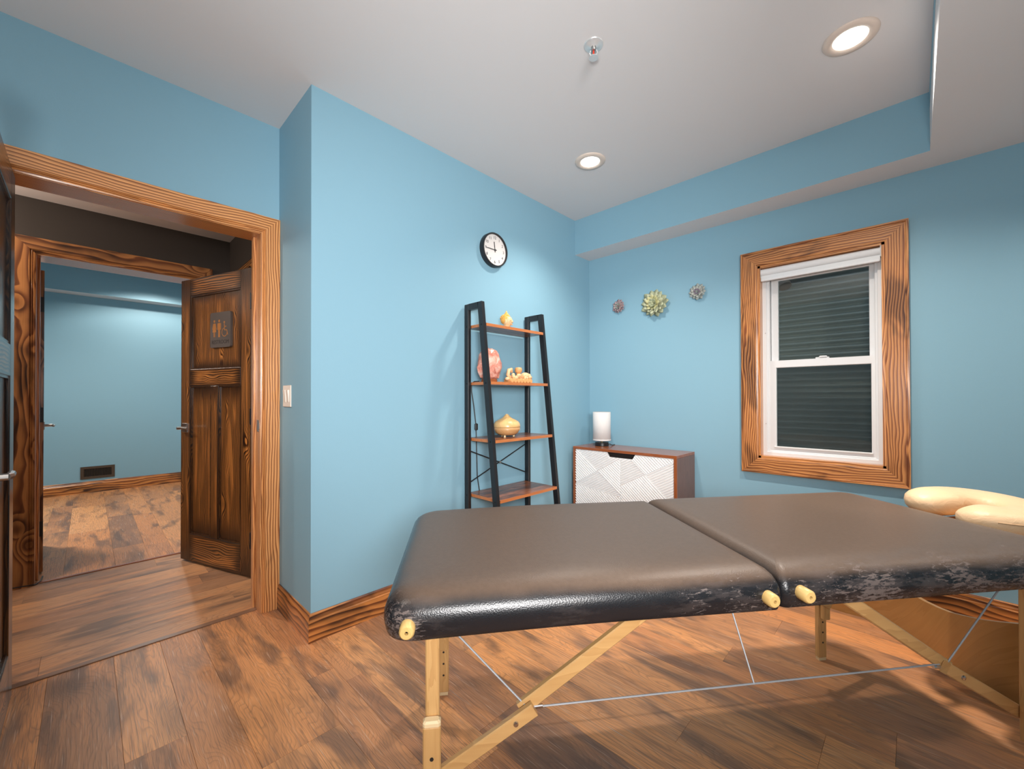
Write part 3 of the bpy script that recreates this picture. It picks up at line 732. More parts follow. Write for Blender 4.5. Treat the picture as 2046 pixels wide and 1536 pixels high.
# succulents
def succulent(x, z, R, label, cols, rings, seed):
    rg = random.Random(seed)
    t = thing('wall_succulent', label, 'wall flower', (x, YC, z), group='artificial succulents on the window wall')
    MB().lathe([(R*.3, 0), (R*.28, -.004), (R*.1, -.008)], (x, YC, z), 14, 'Y').build('backing', cols[0], t)
    for k, (n, r, tilt, dep) in enumerate(rings):
        for i in range(n):
            a = 2*PI*(i+.5*(k % 2))/n+rg.uniform(-.08, .08); L = R*r*rg.uniform(.92, 1.06); wd = L*.23+.0025
            ca, sa = math.cos(a), math.sin(a); tl = tilt+rg.uniform(-.08, .08)
            # leaf: pointed spoon, from centre outwards, rising off the wall
            rings_ = []
            for s, ww, th in ((0, .35, .3), (.3, .7, .7), (.6, 1.0, .8), (.82, .75, .55), (1.0, .08, .1)):
                rr = L*s*math.cos(tl); yy = -dep-L*s*math.sin(tl)
                px, pz = x+ca*rr, z+sa*rr; hw = wd*ww; tt = .0035*th*R/.1
                rings_.append([(px-sa*hw, YC+yy-.25*hw, pz+ca*hw), (px, YC+yy+tt, pz), (px+sa*hw, YC+yy-.25*hw, pz-ca*hw), (px, YC+yy-tt+.15*hw, pz)])
            MB().loft(rings_).build('leaf', cols[k % len(cols)], t, 'all')
GR = [simple('sage_leaf', (.42, .46, .30), .5), simple('pale_sage_leaf', (.52, .55, .37), .5), simple('yellow_green_leaf', (.60, .58, .30), .5)]
PU = [simple('mauve_leaf', (.36, .27, .29), .5), simple('dusty_pink_leaf', (.48, .36, .36), .5), simple('grey_green_leaf', (.33, .37, .33), .5)]
GY = [simple('grey_leaf', (.36, .40, .38), .5), simple('silver_leaf', (.48, .50, .46), .5), simple('plum_leaf', (.26, .22, .27), .5)]
succulent(-1.783, 1.938, .060, 'small mauve succulent ornament, nearest the room corner', PU, [(12, 1, .25, .004), (10, .78, .5, .008), (7, .55, .8, .012), (4, .35, 1.1, .016)], 1)
succulent(-1.462, 1.910, .112, 'large sage green succulent ornament, middle of the three', GR, [(14, 1, .22, .006), (13, .84, .42, .012), (11, .66, .65, .018), (8, .48, .9, .024), (5, .3, 1.15, .03)], 2)
succulent(-1.134, 1.943, .062, 'small silver grey succulent ornament, closest to window', GY, [(12, 1, .25, .004), (10, .78, .5, .008), (7, .55, .8, .012), (4, .35, 1.1, .016)], 3)
# vent in the far room
t = thing('floor_vent', 'brown metal register low on the far room wall', 'vent', (FX, .095, .175))
M_BRZ = simple('bronze_register', (.085, .06, .042), .4, .3)
mb = MB(); y0, y1, z0, z1 = -.058, .248, .172, .322
for q in ((y0, y1, z0, z0+.028), (y0, y1, z1-.028, z1), (y0, y0+.03, z0+.028, z1-.028), (y1-.03, y1, z0+.028, z1-.028)): mb.box(FX, FX+.010, *q)
mb.build('register_frame', M_BRZ, t)
B(FX, FX+.002, y0+.03, y1-.03, z0+.028, z1-.028).build('duct_opening', simple('duct_dark', (.01, .008, .006), .8), t)
for i in range(17):
    y = y0+.038+i*(y1-y0-.076)/16
    MB().bar((FX+.006, y, z0+.027), (FX+.006, y, z1-.027), .008, .002, (.5, 1, 0)).build('slat', M_BRZ, t)

# ------------------------------------------------------------------ restroom sign
SX = .5
face = -.018
M_SIGN = simple('grey_bronze_plate', (.115, .095, .085), .45, .3)
s0 = thing('restroom_sign', 'dark restroom sign with three cut-out figures on torched door', 'sign', (hx, hy, 0), (0, 0, ang), local=True)
# door face towards us is local +y (door runs away from the hinge to the left)
pl0, pl1, q0, q1 = .205, .425, 1.515, 1.755
yf = .020
def rr(x0, x1, z0, z1, r, n=5):
    pts = []
    for cx_, cz_, a0 in ((x1-r, z1-r, 0), (x0+r, z1-r, 90), (x0+r, z0+r, 180), (x1-r, z0+r, 270)):
        for k in range(n+1):
            a = math.radians(a0+90*k/n); pts.append((cx_+r*math.cos(a), cz_+r*math.sin(a)))
    return pts
MB().prism(rr(pl0, pl1, q0, q1, .014), lambda a, b, h: (a, h, b), yf-.012, yf+.003).build('plate', M_SIGN, s0)
M_CUT = simple('wood_in_cutout', (.42, .17, .045), .4)
def icon(parts, name):
    mb = MB()
    for p in parts: mb.prism(p, lambda a, b, h: (a, h, b), yf+.0028, yf+.0036)
    mb.build(name, M_CUT, s0)
circ = lambda x, z, r, n=12: [(x+r*math.cos(2*PI*k/n), z+r*math.sin(2*PI*k/n)) for k in range(n)]
# reading order runs from large local x (left in view) to small
X = lambda a: pl1-a*(pl1-pl0)
Z = lambda b: q1-b*(q1-q0)
def fig(cx_, dress):
    x = lambda d: X(cx_)-d
    out = [circ(X(cx_), Z(.25), .009)]
    if dress: out += [[(x(-.009), Z(.31)), (x(.009), Z(.31)), (x(.020), Z(.56)), (x(-.020), Z(.56))], [(x(-.008), Z(.56)), (x(-.002), Z(.56)), (x(-.002), Z(.70)), (x(-.008), Z(.70))], [(x(.002), Z(.56)), (x(.008), Z(.56)), (x(.008), Z(.70)), (x(.002), Z(.70))],
                      [(x(-.011), Z(.32)), (x(-.014), Z(.32)), (x(-.024), Z(.48)), (x(-.021), Z(.49))], [(x(.011), Z(.32)), (x(.014), Z(.32)), (x(.024), Z(.48)), (x(.021), Z(.49))]]
    else: out += [[(x(-.013), Z(.31)), (x(.013), Z(.31)), (x(.013), Z(.50)), (x(-.013), Z(.50))], [(x(-.010), Z(.50)), (x(-.001), Z(.50)), (x(-.001), Z(.71)), (x(-.010), Z(.71))], [(x(.001), Z(.50)), (x(.010), Z(.50)), (x(.010), Z(.71)), (x(.001), Z(.71))],
                  [(x(-.015), Z(.32)), (x(-.020), Z(.32)), (x(-.020), Z(.50)), (x(-.015), Z(.50))], [(x(.015), Z(.32)), (x(.020), Z(.32)), (x(.020), Z(.50)), (x(.015), Z(.50))]]
    return out
icon(fig(.21, True), 'woman_cutout')
icon(fig(.45, False), 'man_cutout')
wc = [circ(X(.70), Z(.30), .008)]
def seg2(a, b, w=.006):
    a, b = Vector(a), Vector(b); d = (b-a).normalized(); n_ = Vector((-d.y, d.x))*w/2
    return [tuple(a+n_), tuple(b+n_), tuple(b-n_), tuple(a-n_)]
wc += [seg2((X(.70), Z(.34)), (X(.71), Z(.52))), seg2((X(.71), Z(.42)), (X(.80), Z(.42))), seg2((X(.71), Z(.52)), (X(.82), Z(.52))), seg2((X(.82), Z(.52)), (X(.87), Z(.66)))]
for k in range(14):
    a0, a1 = math.radians(100+k*18.5), math.radians(100+(k+1)*18.5)
    c0 = (X(.71), Z(.58)); wc.append(seg2((c0[0]-.028*math.cos(a0), c0[1]+.028*math.sin(a0)), (c0[0]-.028*math.cos(a1), c0[1]+.028*math.sin(a1)), .005))
icon(wc, 'wheelchair_cutout')
text('RESTROOM', .036, 'lettering', simple('dark_lettering', (.02, .012, .01), .6), s0, ((pl0+pl1)/2, yf+.0032, Z(.85)), (PI/2, 0, PI), .0003)

# ------------------------------------------------------------------ ladder shelf
LY, RY = 1.690, 2.262       # outer y of the two side frames
XW = XB+.012
fxz = lambda z: -1.905+(1.766-z)*.111    # front face of the front legs
t = thing('ladder_shelf', 'black steel ladder shelf with four rustic brown boards in view', 'shelf', (-1.9, 1.98, 0))
def side(y):
    y0, y1 = y, y+.024
    lw_ = .038
    B(XW, XW+lw_, y0, y1, 0, 1.766, c=.002).build('back_post', M_BLACKM, t)
    fn = lambda a, b, h: (a, h, b)
    MB().prism([(fxz(0)-lw_, 0), (fxz(0), 0), (fxz(1.766), 1.766), (fxz(1.766)-lw_, 1.766)], fn, y0, y1).build('front_post', M_BLACKM, t)
    B(XW+lw_, fxz(1.74)-lw_+.002, y0, y1, 1.726, 1.766).build('top_bar', M_BLACKM, t)
side(LY); side(RY)
SZ = [1.632, 1.268, .912, .556, .20]
for z in SZ:
    xf = fxz(z)+.002
    B(XW+.002, xf-.001, LY+.026, RY-.002, z-.018, z, c=.0006).build('shelf_board', M_RUSTIC, t)
    B(xf-.001, xf+.001, LY+.026, RY-.002, z-.018, z).build('edge_band', M_EDGE, t)
    B(XW+.04, xf-.04, LY+.0242, LY+.026, z-.018, z).build('edge_band', M_EDGE, t)
    for y in (LY-.0015, RY+.0255-.024-.0255):
        pass
    for y, xx in ((LY, XW+.019), (LY, fxz(z)-.019), (RY, XW+.019), (RY, fxz(z)-.019)):
        MB().lathe([(.005, 0), (.005, -.003), (.002, -.004)], (xx, y, z-.009), 8, 'Y').build('bolt', M_STEEL if False else M_BLACKM, t)
B(XW+.03, XW+.06, 1.80, 1.90, 1.6135, 1.614).build('label_sticker', simple('grey_sticker', (.35, .35, .36), .5), t)
xb = XW+.008
MB().rod((xb, LY+.024, .83), (xb, RY, .62), .004, 8).build('cross_brace', M_BLACKM, t)
MB().rod((xb+.006, LY+.024, .62), (xb+.006, RY, .83), .004, 8).build('cross_brace', M_BLACKM, t)
MB().lathe([(.008, 0), (.008, .008)], (xb+.008, (LY+RY+.024)/2, .725), 10, 'X').build('brace_stud', M_STEEL, t)

# figurine head
def ell(mb, c, r, n=16, m_=10, sx=1, f=None):
    rings = []
    for i in range(m_+1):
        p = PI*i/m_; zz = -math.cos(p); rr_ = max(math.sin(p), .02)
        ring = []
        for k in range(n):
            a = 2*PI*k/n; v = [rr_*math.cos(a), rr_*math.sin(a), zz]
            if f: v = f(v)
            ring.append((c[0]+r[0]*v[0], c[1]+r[1]*v[1], c[2]+r[2]*v[2]))
        rings.append(ring)
    return mb.loft(rings)
M_GOLD = simple('golden_resin', (.80, .42, .09), .4, bump=.4, bscale=120)
M_SKIN = simple('sandstone_resin', (.80, .52, .27), .5)
hx_, hy_, hz_ = -1.965, 1.975, SZ[0]
t = thing('head_figurine', 'small carved meditating head with golden curls on top shelf', 'figurine', (hx_, hy_, hz_), (0, 0, math.radians(25)), local=True)
mb = MB(); mb.lathe([(.026, 0), (.024, .006), (.020, .014), (.022, .026)], (0, 0, 0), 18)
mb.build('neck', M_SKIN, t, 'all')
hd = MB(); ell(hd, (.002, 0, .050), (.034, .029, .038), 20, 12, f=lambda v: [v[0]*(1+.12*v[2]), v[1]*(1+.18*min(0, v[2]*.8)+.05*v[2]), v[2]])
hd.loft([[(.034, -.004, .060), (.034, .004, .060), (.037, .003, .060), (.037, -.003, .060)], [(.034, -.007, .044), (.034, .007, .044), (.044, .005, .044), (.044, -.005, .044)], [(.032, -.006, .040), (.032, .006, .040), (.036, .004, .040), (.036, -.004, .040)]])
ell(hd, (.034, 0, .031), (.005, .011, .0035), 10, 5); ell(hd, (.034, 0, .026), (.005, .009, .003), 10, 5)
for s in (-1, 1): ell(hd, (.030, s*.013, .055), (.006, .008, .0045), 10, 6)
hd.build('face', M_SKIN, t, 'all')
er = MB()
for s in (-1, 1): ell(er, (.0, s*.029, .045), (.007, .004, .017), 10, 6)
er.build('ears', M_SKIN, t, 'all')
mb = MB()
ell(mb, (-.012, 0, .064), (.036, .033, .034), 20, 10); ell(mb, (-.006, 0, .096), (.017, .017, .014), 14, 8)
mb.lathe([(.009, 0), (.007, .008), (.001, .020)], (-.006, 0, .105), 10)
for i in range(6):
    for k in range(12):
        p = .15+i*.22; a = 2*PI*(k+.5*(i % 2))/12
        if math.cos(a) > .1 and p > .9: continue
        ell(mb, (-.011+.036*math.sin(p)*math.cos(a), .032*math.sin(p)*math.sin(a), .064+.033*math.cos(p)), (.006, .006, .006), 6, 4)
mb.build('curled_hair', M_GOLD, t, 'all')

# salt lamp
def salt():
    m, nt, b = mat('pink_rock_salt'); g = NG(nt); tc = g.n('ShaderNodeTexCoord')
    n = g.noise(tc.outputs['Object'], 26, 5, .65, .8)
    g.put(b.inputs['Base Color'], g.ramp(n, [(.32, (.50, .13, .09)), (.5, (.72, .30, .22)), (.66, (.85, .55, .45))]))
    b.inputs['Roughness'].default_value = .3; b.inputs['Subsurface Weight'].default_value = .15
    b.inputs['Subsurface Radius'].default_value = (.02, .008, .005); return m
lx, ly, lz = -1.955, 1.800, SZ[1]
t = thing('salt_lamp', 'unlit pink rock salt lamp on round wooden base', 'lamp', (lx, ly, lz))
MB().lathe([(.050, 0), (.052, .004), (.052, .018), (.046, .022)], (lx, ly, lz), 24).build('wooden_base', M_WALNUT['Y'], t, True)
rg = random.Random(11); rings = []
prof = [(.040, .020), (.064, .030), (.080, .060), (.086, .095), (.083, .125), (.076, .155), (.068, .180), (.052, .202), (.030, .214), (.004, .218)]
for i, (r, h) in enumerate(prof):
    rings.append([(lx+r*.85*math.cos(2*PI*k/14)*(1+rg.uniform(-.09, .07)), ly+r*math.sin(2*PI*k/14)*(1+rg.uniform(-.09, .07)), lz+h+rg.uniform(-.003, .003)) for k in range(14)])
MB().loft(rings).build('salt_rock', salt(), t)
# its cord with inline switch, hanging behind the shelf
t = thing('lamp_cord', 'thin black cord with inline switch hanging behind the shelf', 'cord', (-2.045, 1.76, .52))
pts = [(-1.99, 1.745, SZ[1]+.006), (-2.035, 1.745, SZ[1]+.006), (-2.066, 1.745, SZ[1]-.004), (-2.0665, 1.748, SZ[1]-.06), (-2.0665, 1.765, 1.12), (-2.0665, 1.785, .98), (-2.0665, 1.79, .80), (-2.0665, 1.795, .65), (-2.0665, 1.82, .52)]
MB().tube(pts, .0032, 6).build('wire', M_RUB, t, True)
MB().box(-2.074, -2.058, 1.775, 1.797, .955, 1.0, c=.004).build('inline_switch', M_RUB, t)

# carved wooden train-like ornament
M_CARV = simple('carved_honey_wood', (.76, .38, .15), .45, bump=.8, bscale=90)
M_CARV2 = simple('carved_pale_wood', (.82, .52, .28), .5, bump=.8, bscale=110)
tx, ty, tz = -1.935, 2.035, SZ[1]
t = thing('carved_ornament', 'row of small carved honey wood figures beside salt lamp', 'ornament', (tx, ty, tz))
mb = MB(); mb.box(tx-.03, tx+.03, ty-.085, ty+.125, tz+.012, tz+.030, c=.004)
mb.build('carved_base', M_CARV, t)
mb = MB()
for i in range(7):
    y = ty-.075+i*.031
    mb.lathe([(.013, -.034), (.015, -.030), (.015, .030), (.013, .034)], (tx, y, tz+.015), 12, 'X')
mb.build('rollers', M_CARV, t, True)
mb = MB()
rg = random.Random(5)
for i in range(26):
    y = ty-.04+rg.random()*.16; ell(mb, (tx+rg.uniform(-.02, .025), y, tz+.034+rg.random()*.022), (.014, .014, .013), 8, 6)
ell(mb, (tx, ty+.085, tz+.050), (.030, .040, .026), 14, 8)
mb.build('carved_body', M_CARV2, t, 'all')
mb = MB(); mb.lathe([(.014, .03), (.016, .05), (.013, .070)], (tx, ty+.018, tz), 12); mb.lathe([(.012, .066), (.024, .076), (.026, .095), (.020, .106), (.004, .108)], (tx, ty+.018, tz), 14)
mb.build('raised_head', M_CARV, t, 'all')
mb = MB(); mb.tube([(tx, ty-.07, tz+.03), (tx, ty-.085, tz+.055), (tx, ty-.075, tz+.085), (tx, ty-.055, tz+.09), (tx, ty-.048, tz+.07)], [.014, .013, .013, .014, .009], 8)
ell(mb, (tx+.01, ty-.10, tz+.025), (.016, .018, .012), 10, 6)
mb.build('carved_neck', M_CARV2, t, 'all')

# aroma diffuser
dx, dy, dz = -1.93, 1.935, SZ[2]
t = thing('aroma_diffuser', 'pale wood-grain onion-shaped aroma diffuser', 'diffuser', (dx, dy, dz))
M_DIF = pale_wood('maple_grain_plastic', 'Y', (.82, .56, .25), (.62, .34, .12), .35, 40)
M_DIF2 = pale_wood('maple_grain_plastic_low', 'Y', (.68, .40, .18), (.50, .25, .09), .35, 50)
MB().lathe([(.036, .010), (.056, .014), (.074, .026), (.084, .044), (.088, .062)], (dx, dy, dz), 40).build('water_base', M_DIF2, t, 'all')
MB().lathe([(.088, .063), (.0885, .070), (.086, .086), (.076, .100), (.058, .111), (.038, .120), (.024, .130), (.014, .142), (.010, .146)], (dx, dy, dz), 40).build('cover', M_DIF, t, 'all')
MB().lathe([(.009, .145), (.008, .149), (.002, .149)], (dx, dy, dz), 14).build('nozzle', M_CREAMW, t)
for k in range(3):
    a = -1.0+k*2*PI/3; MB().lathe([(.007, 0), (.007, .012)], (dx+.042*math.cos(a), dy+.05*math.sin(a), dz), 10).build('foot', M_CREAMW, t)
MB().box(dx+.055, dx+.0700, dy+.045, dy+.052, dz+.044, dz+.052).build('button', M_DIF2, t)

# ------------------------------------------------------------------ cabinet
cx0, cx1, cy0, cy1, ct, cb = -2.020, -1.160, 2.80, 3.122, .768, .12
t = thing('cabinet', 'walnut sideboard with two carved white doors below the succulents', 'cabinet', ((cx0+cx1)/2, 2.96, 0))
e = .020
B(cx0, cx1, cy0, cy1, ct-e, ct, c=.001).build('top_panel', M_WALNUT['X'], t)
B(cx0, cx0+e, cy0, cy1, cb, ct-e).build('side_panel', M_WALNUT['Z'], t)
tag(B(cx1-e, cx1, cy0+.012, cy1, cb, ct-e).build('side_panel', M_WALSIDE, t), 'greyer walnut side panel')
B(cx1-e, cx1, cy0, cy0+.012, cb, ct-e).build('front_edge', M_WALNUT['Z'], t)
B(cx0+e, cx1-e, cy0, cy1, cb, cb+e).build('bottom_panel', M_WALNUT['X'], t)
B(cx0+e, cx1-e, cy1-.008, cy1, cb+e, ct-e).build('back_panel', M_WALSIDE, t)
for x in (cx0+.05, cx1-.05):
    for y in (cy0+.05, cy1-.05): MB().rod((x, y, 0), (x, y, cb), .011, 12, .018).build('leg', M_WALNUT['Z'], t)
ix0, ix1, iz0, iz1 = cx0+e+.002, cx1-e-.002, cb+e+.002, ct-e-.003
mid = (ix0+ix1)/2; DH = iz1-iz0; DW = mid-.001-ix0
def clip(poly, a, b, c):      # keep a*x+b*y+c >= 0
    out = []
    for i in range(len(poly)):
        p, q = poly[i], poly[(i+1) % len(poly)]; dp, dq = a*p[0]+b*p[1]+c, a*q[0]+b*q[1]+c
        if dp >= 0: out.append(p)
        if (dp >= 0) != (dq >= 0):
            s = dp/(dp-dq); out.append((p[0]+s*(q[0]-p[0]), p[1]+s*(q[1]-p[1])))
    return out
def half(poly, p, q, side_):
    a, b = -(q[1]-p[1]), q[0]-p[0]; c = -(a*p[0]+b*p[1]); return clip(poly, a*side_, b*side_, c*side_) if poly else poly
NW, ND, NC = .118, .036, .022      # finger notch half width, depth, chamfer
def cab_door(which):
    sgn = 1 if which == 0 else -1
    X0 = ix0 if which == 0 else mid+.001
    fn = lambda s, tt, h: (X0+s, cy0+.0205-h, iz1-tt)
    # door slab with notch at the meeting corner
    if which == 0: poly = [(0, 0), (DW-NW, 0), (DW-NW+NC, ND), (DW, ND), (DW, DH), (0, DH)]
    else: poly = [(0, ND), (NW-NC, ND), (NW, 0), (DW, 0), (DW, DH), (0, DH)]
    d = MB()
    b = len(d.v)
    d.prism(poly, fn, 0, .010)
    dd = d.build('door', M_CABW, t)
    full = [(0.002, 0.002), (DW-.002, .002), (DW-.002, DH-.002), (.002, DH-.002)]
    if which == 0:
        d1a, d1b, d2a, d2b = (.0, -.01), (.42, .322), (0, .272), (.42, .03)
        s1, s2 = 1, 1
        low = ((0, .282), (.42, .330))
    else:
        d1a, d1b, d2a, d2b = (.045, 0), (.42, .335), (0, .24), (.42, .012)
        low = ((0, .40), (.42, .36))
    lo_reg = half(full, *low, 1); upr = half(full, *low, -1)
    regs = []
    A = lambda pl, s: half(pl, d1a, d1b, s); Bq = lambda pl, s: half(pl, d2a, d2b, s)
    # t grows downwards: side 1 = below the line
    regs.append((Bq(A(upr, -1), -1), 'top')); regs.append((Bq(A(upr, 1), -1), 'left')); regs.append((Bq(A(upr, 1), 1), 'bottom')); regs.append((Bq(A(upr, -1), 1), 'right'))
    regs.append((lo_reg, 'low'))
    D1 = (d1b[0]-d1a[0], d1b[1]-d1a[1]); D2 = (d2b[0]-d2a[0], d2b[1]-d2a[1])
    dirs = {'top': D2, 'left': D1, 'bottom': D2, 'right': D1, 'low': D1} if which == 0 else {'top': D1, 'left': D2, 'bottom': D1, 'right': D2, 'low': D2}
    # swap: ridges run along the line they meet at its end
    r = MB()
    for pl, nm in regs:
        if len(pl) < 3: continue
        dx_, dy_ = dirs[nm]; L = math.hypot(dx_, dy_); nx, ny = -dy_/L, dx_/L
        vals = [nx*p[0]+ny*p[1] for p in pl]; v0, v1 = min(vals), max(vals)
        pit = .0165; v = v0+.001
        while v < v1:
            band = clip(clip(pl, nx, ny, -(v)), -nx, -ny, v+pit*.80)
            v += pit
            if len(band) < 3: continue
            pieces = [clip(band, 0, 1, -(ND+.002))]
            up_ = clip(band, 0, -1, ND+.002)
            if len(up_) >= 3:
                if which == 0: up_ = half(up_, (DW-NW-.003, 0), (DW-NW+NC-.003, ND), 1)
                else: up_ = half(up_, (NW+.003, 0), (NW-NC+.003, ND), -1)
                pieces.append(up_)
            for pc in pieces:
                if len(pc) < 3: continue
                ar = abs(sum(pc[i][0]*pc[(i+1) % len(pc)][1]-pc[(i+1) % len(pc)][0]*pc[i][1] for i in range(len(pc))))/2
                if ar < 2e-5: continue
                c0 = (sum(p[0] for p in pc)/len(pc), sum(p[1] for p in pc)/len(pc))
                # narrow the crest across the ridge only
                def cr_(p):
                    dv = nx*(p[0]-c0[0])+ny*(p[1]-c0[1]); return (p[0]-nx*dv*.62, p[1]-ny*dv*.62)
                r.loft([[fn(a_, b_, .010) for a_, b_ in pc], [fn(*cr_(p), .0205) for p in pc]])
    rr_o = r.build('carved_ridges', M_CABW, dd)
    rr_o['kind'] = 'stuff'
cab_door(0); cab_door(1)
B(ix0, ix1, cy0+.05, cy0+.052, iz1-.08, iz1).build('inner_shadow_panel', simple('cabinet_notch_shade', (.02, .012, .01), .8), t)  # dark sheet paints the shade inside the finger notch

# table lamp on the cabinet
tx, ty, tz = -1.862, 2.985, ct
t = thing('table_lamp', 'small cylindrical white fabric lamp on the sideboard', 'lamp', (tx, ty, tz))
MB().lathe([(.054, 0), (.056, .002), (.056, .026), (.054, .028), (.002, .028)], (tx, ty, tz), 32).build('base', M_BLACKM, t, True)
MB().lathe([(.010, .028), (.010, .05)], (tx, ty, tz), 12).build('stem', simple('brass', (.55, .42, .25), .3, 1), t)
mshade = simple('linen_shade', (.70, .69, .68), .8, bump=.5, bscale=260)
MB().lathe([(.067, .045), (.070, .044), (.073, .045), (.073, .280), (.070, .281), (.067, .280)], (tx, ty, tz), 40, cap=False).build('lamp_shade', mshade, t, 'all')
MB().lathe([(.0735, .046), (.0742, .047), (.0742, .056), (.0735, .057)], (tx, ty, tz), 40, cap=False).build('shade_hem', mshade, t)
MB().tube([(tx+.055, ty+.01, tz+.012), (tx+.068, ty+.012, tz+.020), (tx+.070, ty+.03, tz+.010), (tx+.06, ty+.07, tz+.004), (tx+.05, ty+.12, tz+.004)], .003, 6).build('cord', M_RUB, t, True)

# ------------------------------------------------------------------ massage table
AZ = math.radians(38.5)
TROT = PI/2-AZ           # local +x along the table, local +y across it, away from the viewer
T = thing('massage_table', 'folding massage table with worn black vinyl pads and beech legs', 'massage table', (0, 0, 0), (0, 0, TROT), local=True)
V0, V1 = .930, 1.690
ZT, ZBm = .745, .640
def pad(u0, u1, v0, v1, hinge_right, wear_amt):
    # rings of rounded rectangles; hinge side has the tighter edge
    sec = [(.10, .004, 1), (.010, 0, 1), (.003, .004, 1), (0, .014, 1), (-.003, .032, 1), (-.002, .050, 1), (.004, .067, 1), (.015, .081, 1),
           (.030, .091, 1), (.050, .098, 1), (.075, .102, 1), (.11, .104, 1), (.20, .1045, 1), (.30, .105, 1)]
    NS, NCc = 14, 8
    mb = MB(); rings = []
    def outline(ins, ih):
        a0 = u0+(ins if hinge_right else ih); a1 = u1-(ih if hinge_right else ins)
        b0, b1 = v0+ins, v1-ins
        ro = max(.075-ins*.6, .012); ri = max(.020-ih*.3, .008)
        rL, rR = (ro, ri) if hinge_right else (ri, ro)
        pts = []
        def corner(cx, cy, r, a0_):
            for k in range(NCc+1):
                a = math.radians(a0_+90*k/NCc); pts.append((cx+r*math.cos(a), cy+r*math.sin(a)))
        def line(p, q, n):
            for k in range(1, n): pts.append((p[0]+(q[0]-p[0])*k/n, p[1]+(q[1]-p[1])*k/n))
        corner(a0+rL, b0+rL, rL, 180); line((a0+rL, b0), (a1-rR, b0), NS)
        corner(a1-rR, b0+rR, rR, 270); line((a1, b0+rR), (a1, b1-rR), NS)
        corner(a1-rR, b1-rR, rR, 0); line((a1-rR, b1), (a0+rL, b1), NS)
        corner(a0+rL, b1-rL, rL, 90); line((a0, b1-rL), (a0, b0+rL), NS)
        return pts
    for ins, z, _ in sec:
        ih = ins*.55 if ins < .2 else ins
        pl = outline(ins, ih)
        rings.append([(a, b, z+ZBm + SAG(a)) for a, b in pl])
    mb.loft(rings)
    return mb
def SAG(u):
    return -.012*max(0, (.35-u)/.53)**1.5 if u < .35 else .004*max(0, (u-.8)/.9)
UC = .795
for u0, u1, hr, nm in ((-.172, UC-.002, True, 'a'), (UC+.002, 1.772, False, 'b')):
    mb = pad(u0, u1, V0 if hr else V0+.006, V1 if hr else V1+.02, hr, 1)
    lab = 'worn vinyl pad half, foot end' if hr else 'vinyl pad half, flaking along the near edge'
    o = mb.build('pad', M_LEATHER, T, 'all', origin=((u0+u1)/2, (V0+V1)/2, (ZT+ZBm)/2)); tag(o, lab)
    at = o.data.attributes.new('wear', 'FLOAT', 'POINT')
    vals = []
    for v in mb.v:
        near = max(0, 1-(v[1]-V0)/.10) if v[1] < V0+.10 else 0
        if not hr: w_ = near*min(1, max(0, (v[0]-UC)/.12))*1.0
        else:
            w_ = near*(max(0, 1-abs(v[0]-(UC-.15))/.22)*.75+max(0, 1-abs(v[0]-.25)/.10)*.5+max(0, 1-abs(v[0]+.12)/.13)*.8)
            w_ = max(w_, max(0, 1-(v[0]+.172)/.10)*max(0, 1-(v[1]-V0)/.25)*.8)
        vals.append(w_)
    at.data.foreach_set('value', vals)
# frame rails under the pads
for u0, u1 in ((-.13, UC-.012), (UC+.012, 1.73)):
    B(u0, u1, V0+.035, V0+.058, ZBm+.006, ZBm+.03).build('apron_rail', M_LEG['X'], T)
    B(u0, u1, V1-.058, V1-.035, ZBm+.006, ZBm+.03).build('apron_rail', M_LEG['X'], T)
    for ua in (u0, u1-.022): B(ua, ua+.022, V0+.058, V1-.058, ZBm+.006, ZBm+.03).build('apron_rail', M_LEG['Y'], T)
# pegs
def peg(u, z):
    tag(MB().lathe([(.016, .03), (.017, .0), (.0165, -.022), (.013, -.026), (.004, -.026), (.0035, -.018)], (u, V0, z), 20, 'Y', cap=False).build('peg', M_PEG, T, True), 'pale wooden peg end')
peg(-.112, .668); peg(.750, .679); peg(.845, .683)
# legs: upper fixed post + lower extension, on the two near and two far corners
def leg(u, side_, zf, name='leg'):
    # side_ -1 near rail, +1 far rail
    vi = V0+.052 if side_ < 0 else V1-.052
    lo = vi+side_*.024
    w_, th = .038, .022
    up_ = B(u-w_/2+.003, u+w_/2-.003, vi-th/2, vi+th/2, .19, ZBm+.012, c=.003)
    L_ = up_.build('leg', M_LEG['Z'], T)
    # routed groove face piece
    B(u-.008, u+.008, vi-th/2-.0015, vi-th/2, .22, ZBm).build('groove_strip', M_LEG['Z'], L_)
    ex = B(u-w_/2-.001, u+w_/2+.001, lo-th/2, lo+th/2, .012, .43, c=.003).build('leg_extension', M_LEG['Z'], T)
    B(u-w_/2-.001, u+w_/2+.001, lo-th/2-.0004, lo+th/2+.0004, .4265, .442, c=.004).build('cut_top', M_CREAMW, ex)
    B(u-w_/2+.002, u+w_/2-.002, lo-th/2+.002, lo+th/2-.002, 0, .012).build('foot', M_CREAMW, ex)
    for z in (.08, .125, .17):
        MB().lathe([(.004, 0), (.004, -.0008)], (u, lo-th/2, z), 8, 'Y').build('hole', M_RUB, ex)
    for z in (.26, .36):
        MB().lathe([(.0045, 0), (.0045, -.001)], (u, (lo if side_ < 0 else vi)-th/2-.0005, z), 8, 'Y').build('hole', M_RUB, ex)
for u in (-.062, 1.600): leg(u, -1, 0); leg(u, 1, 0)
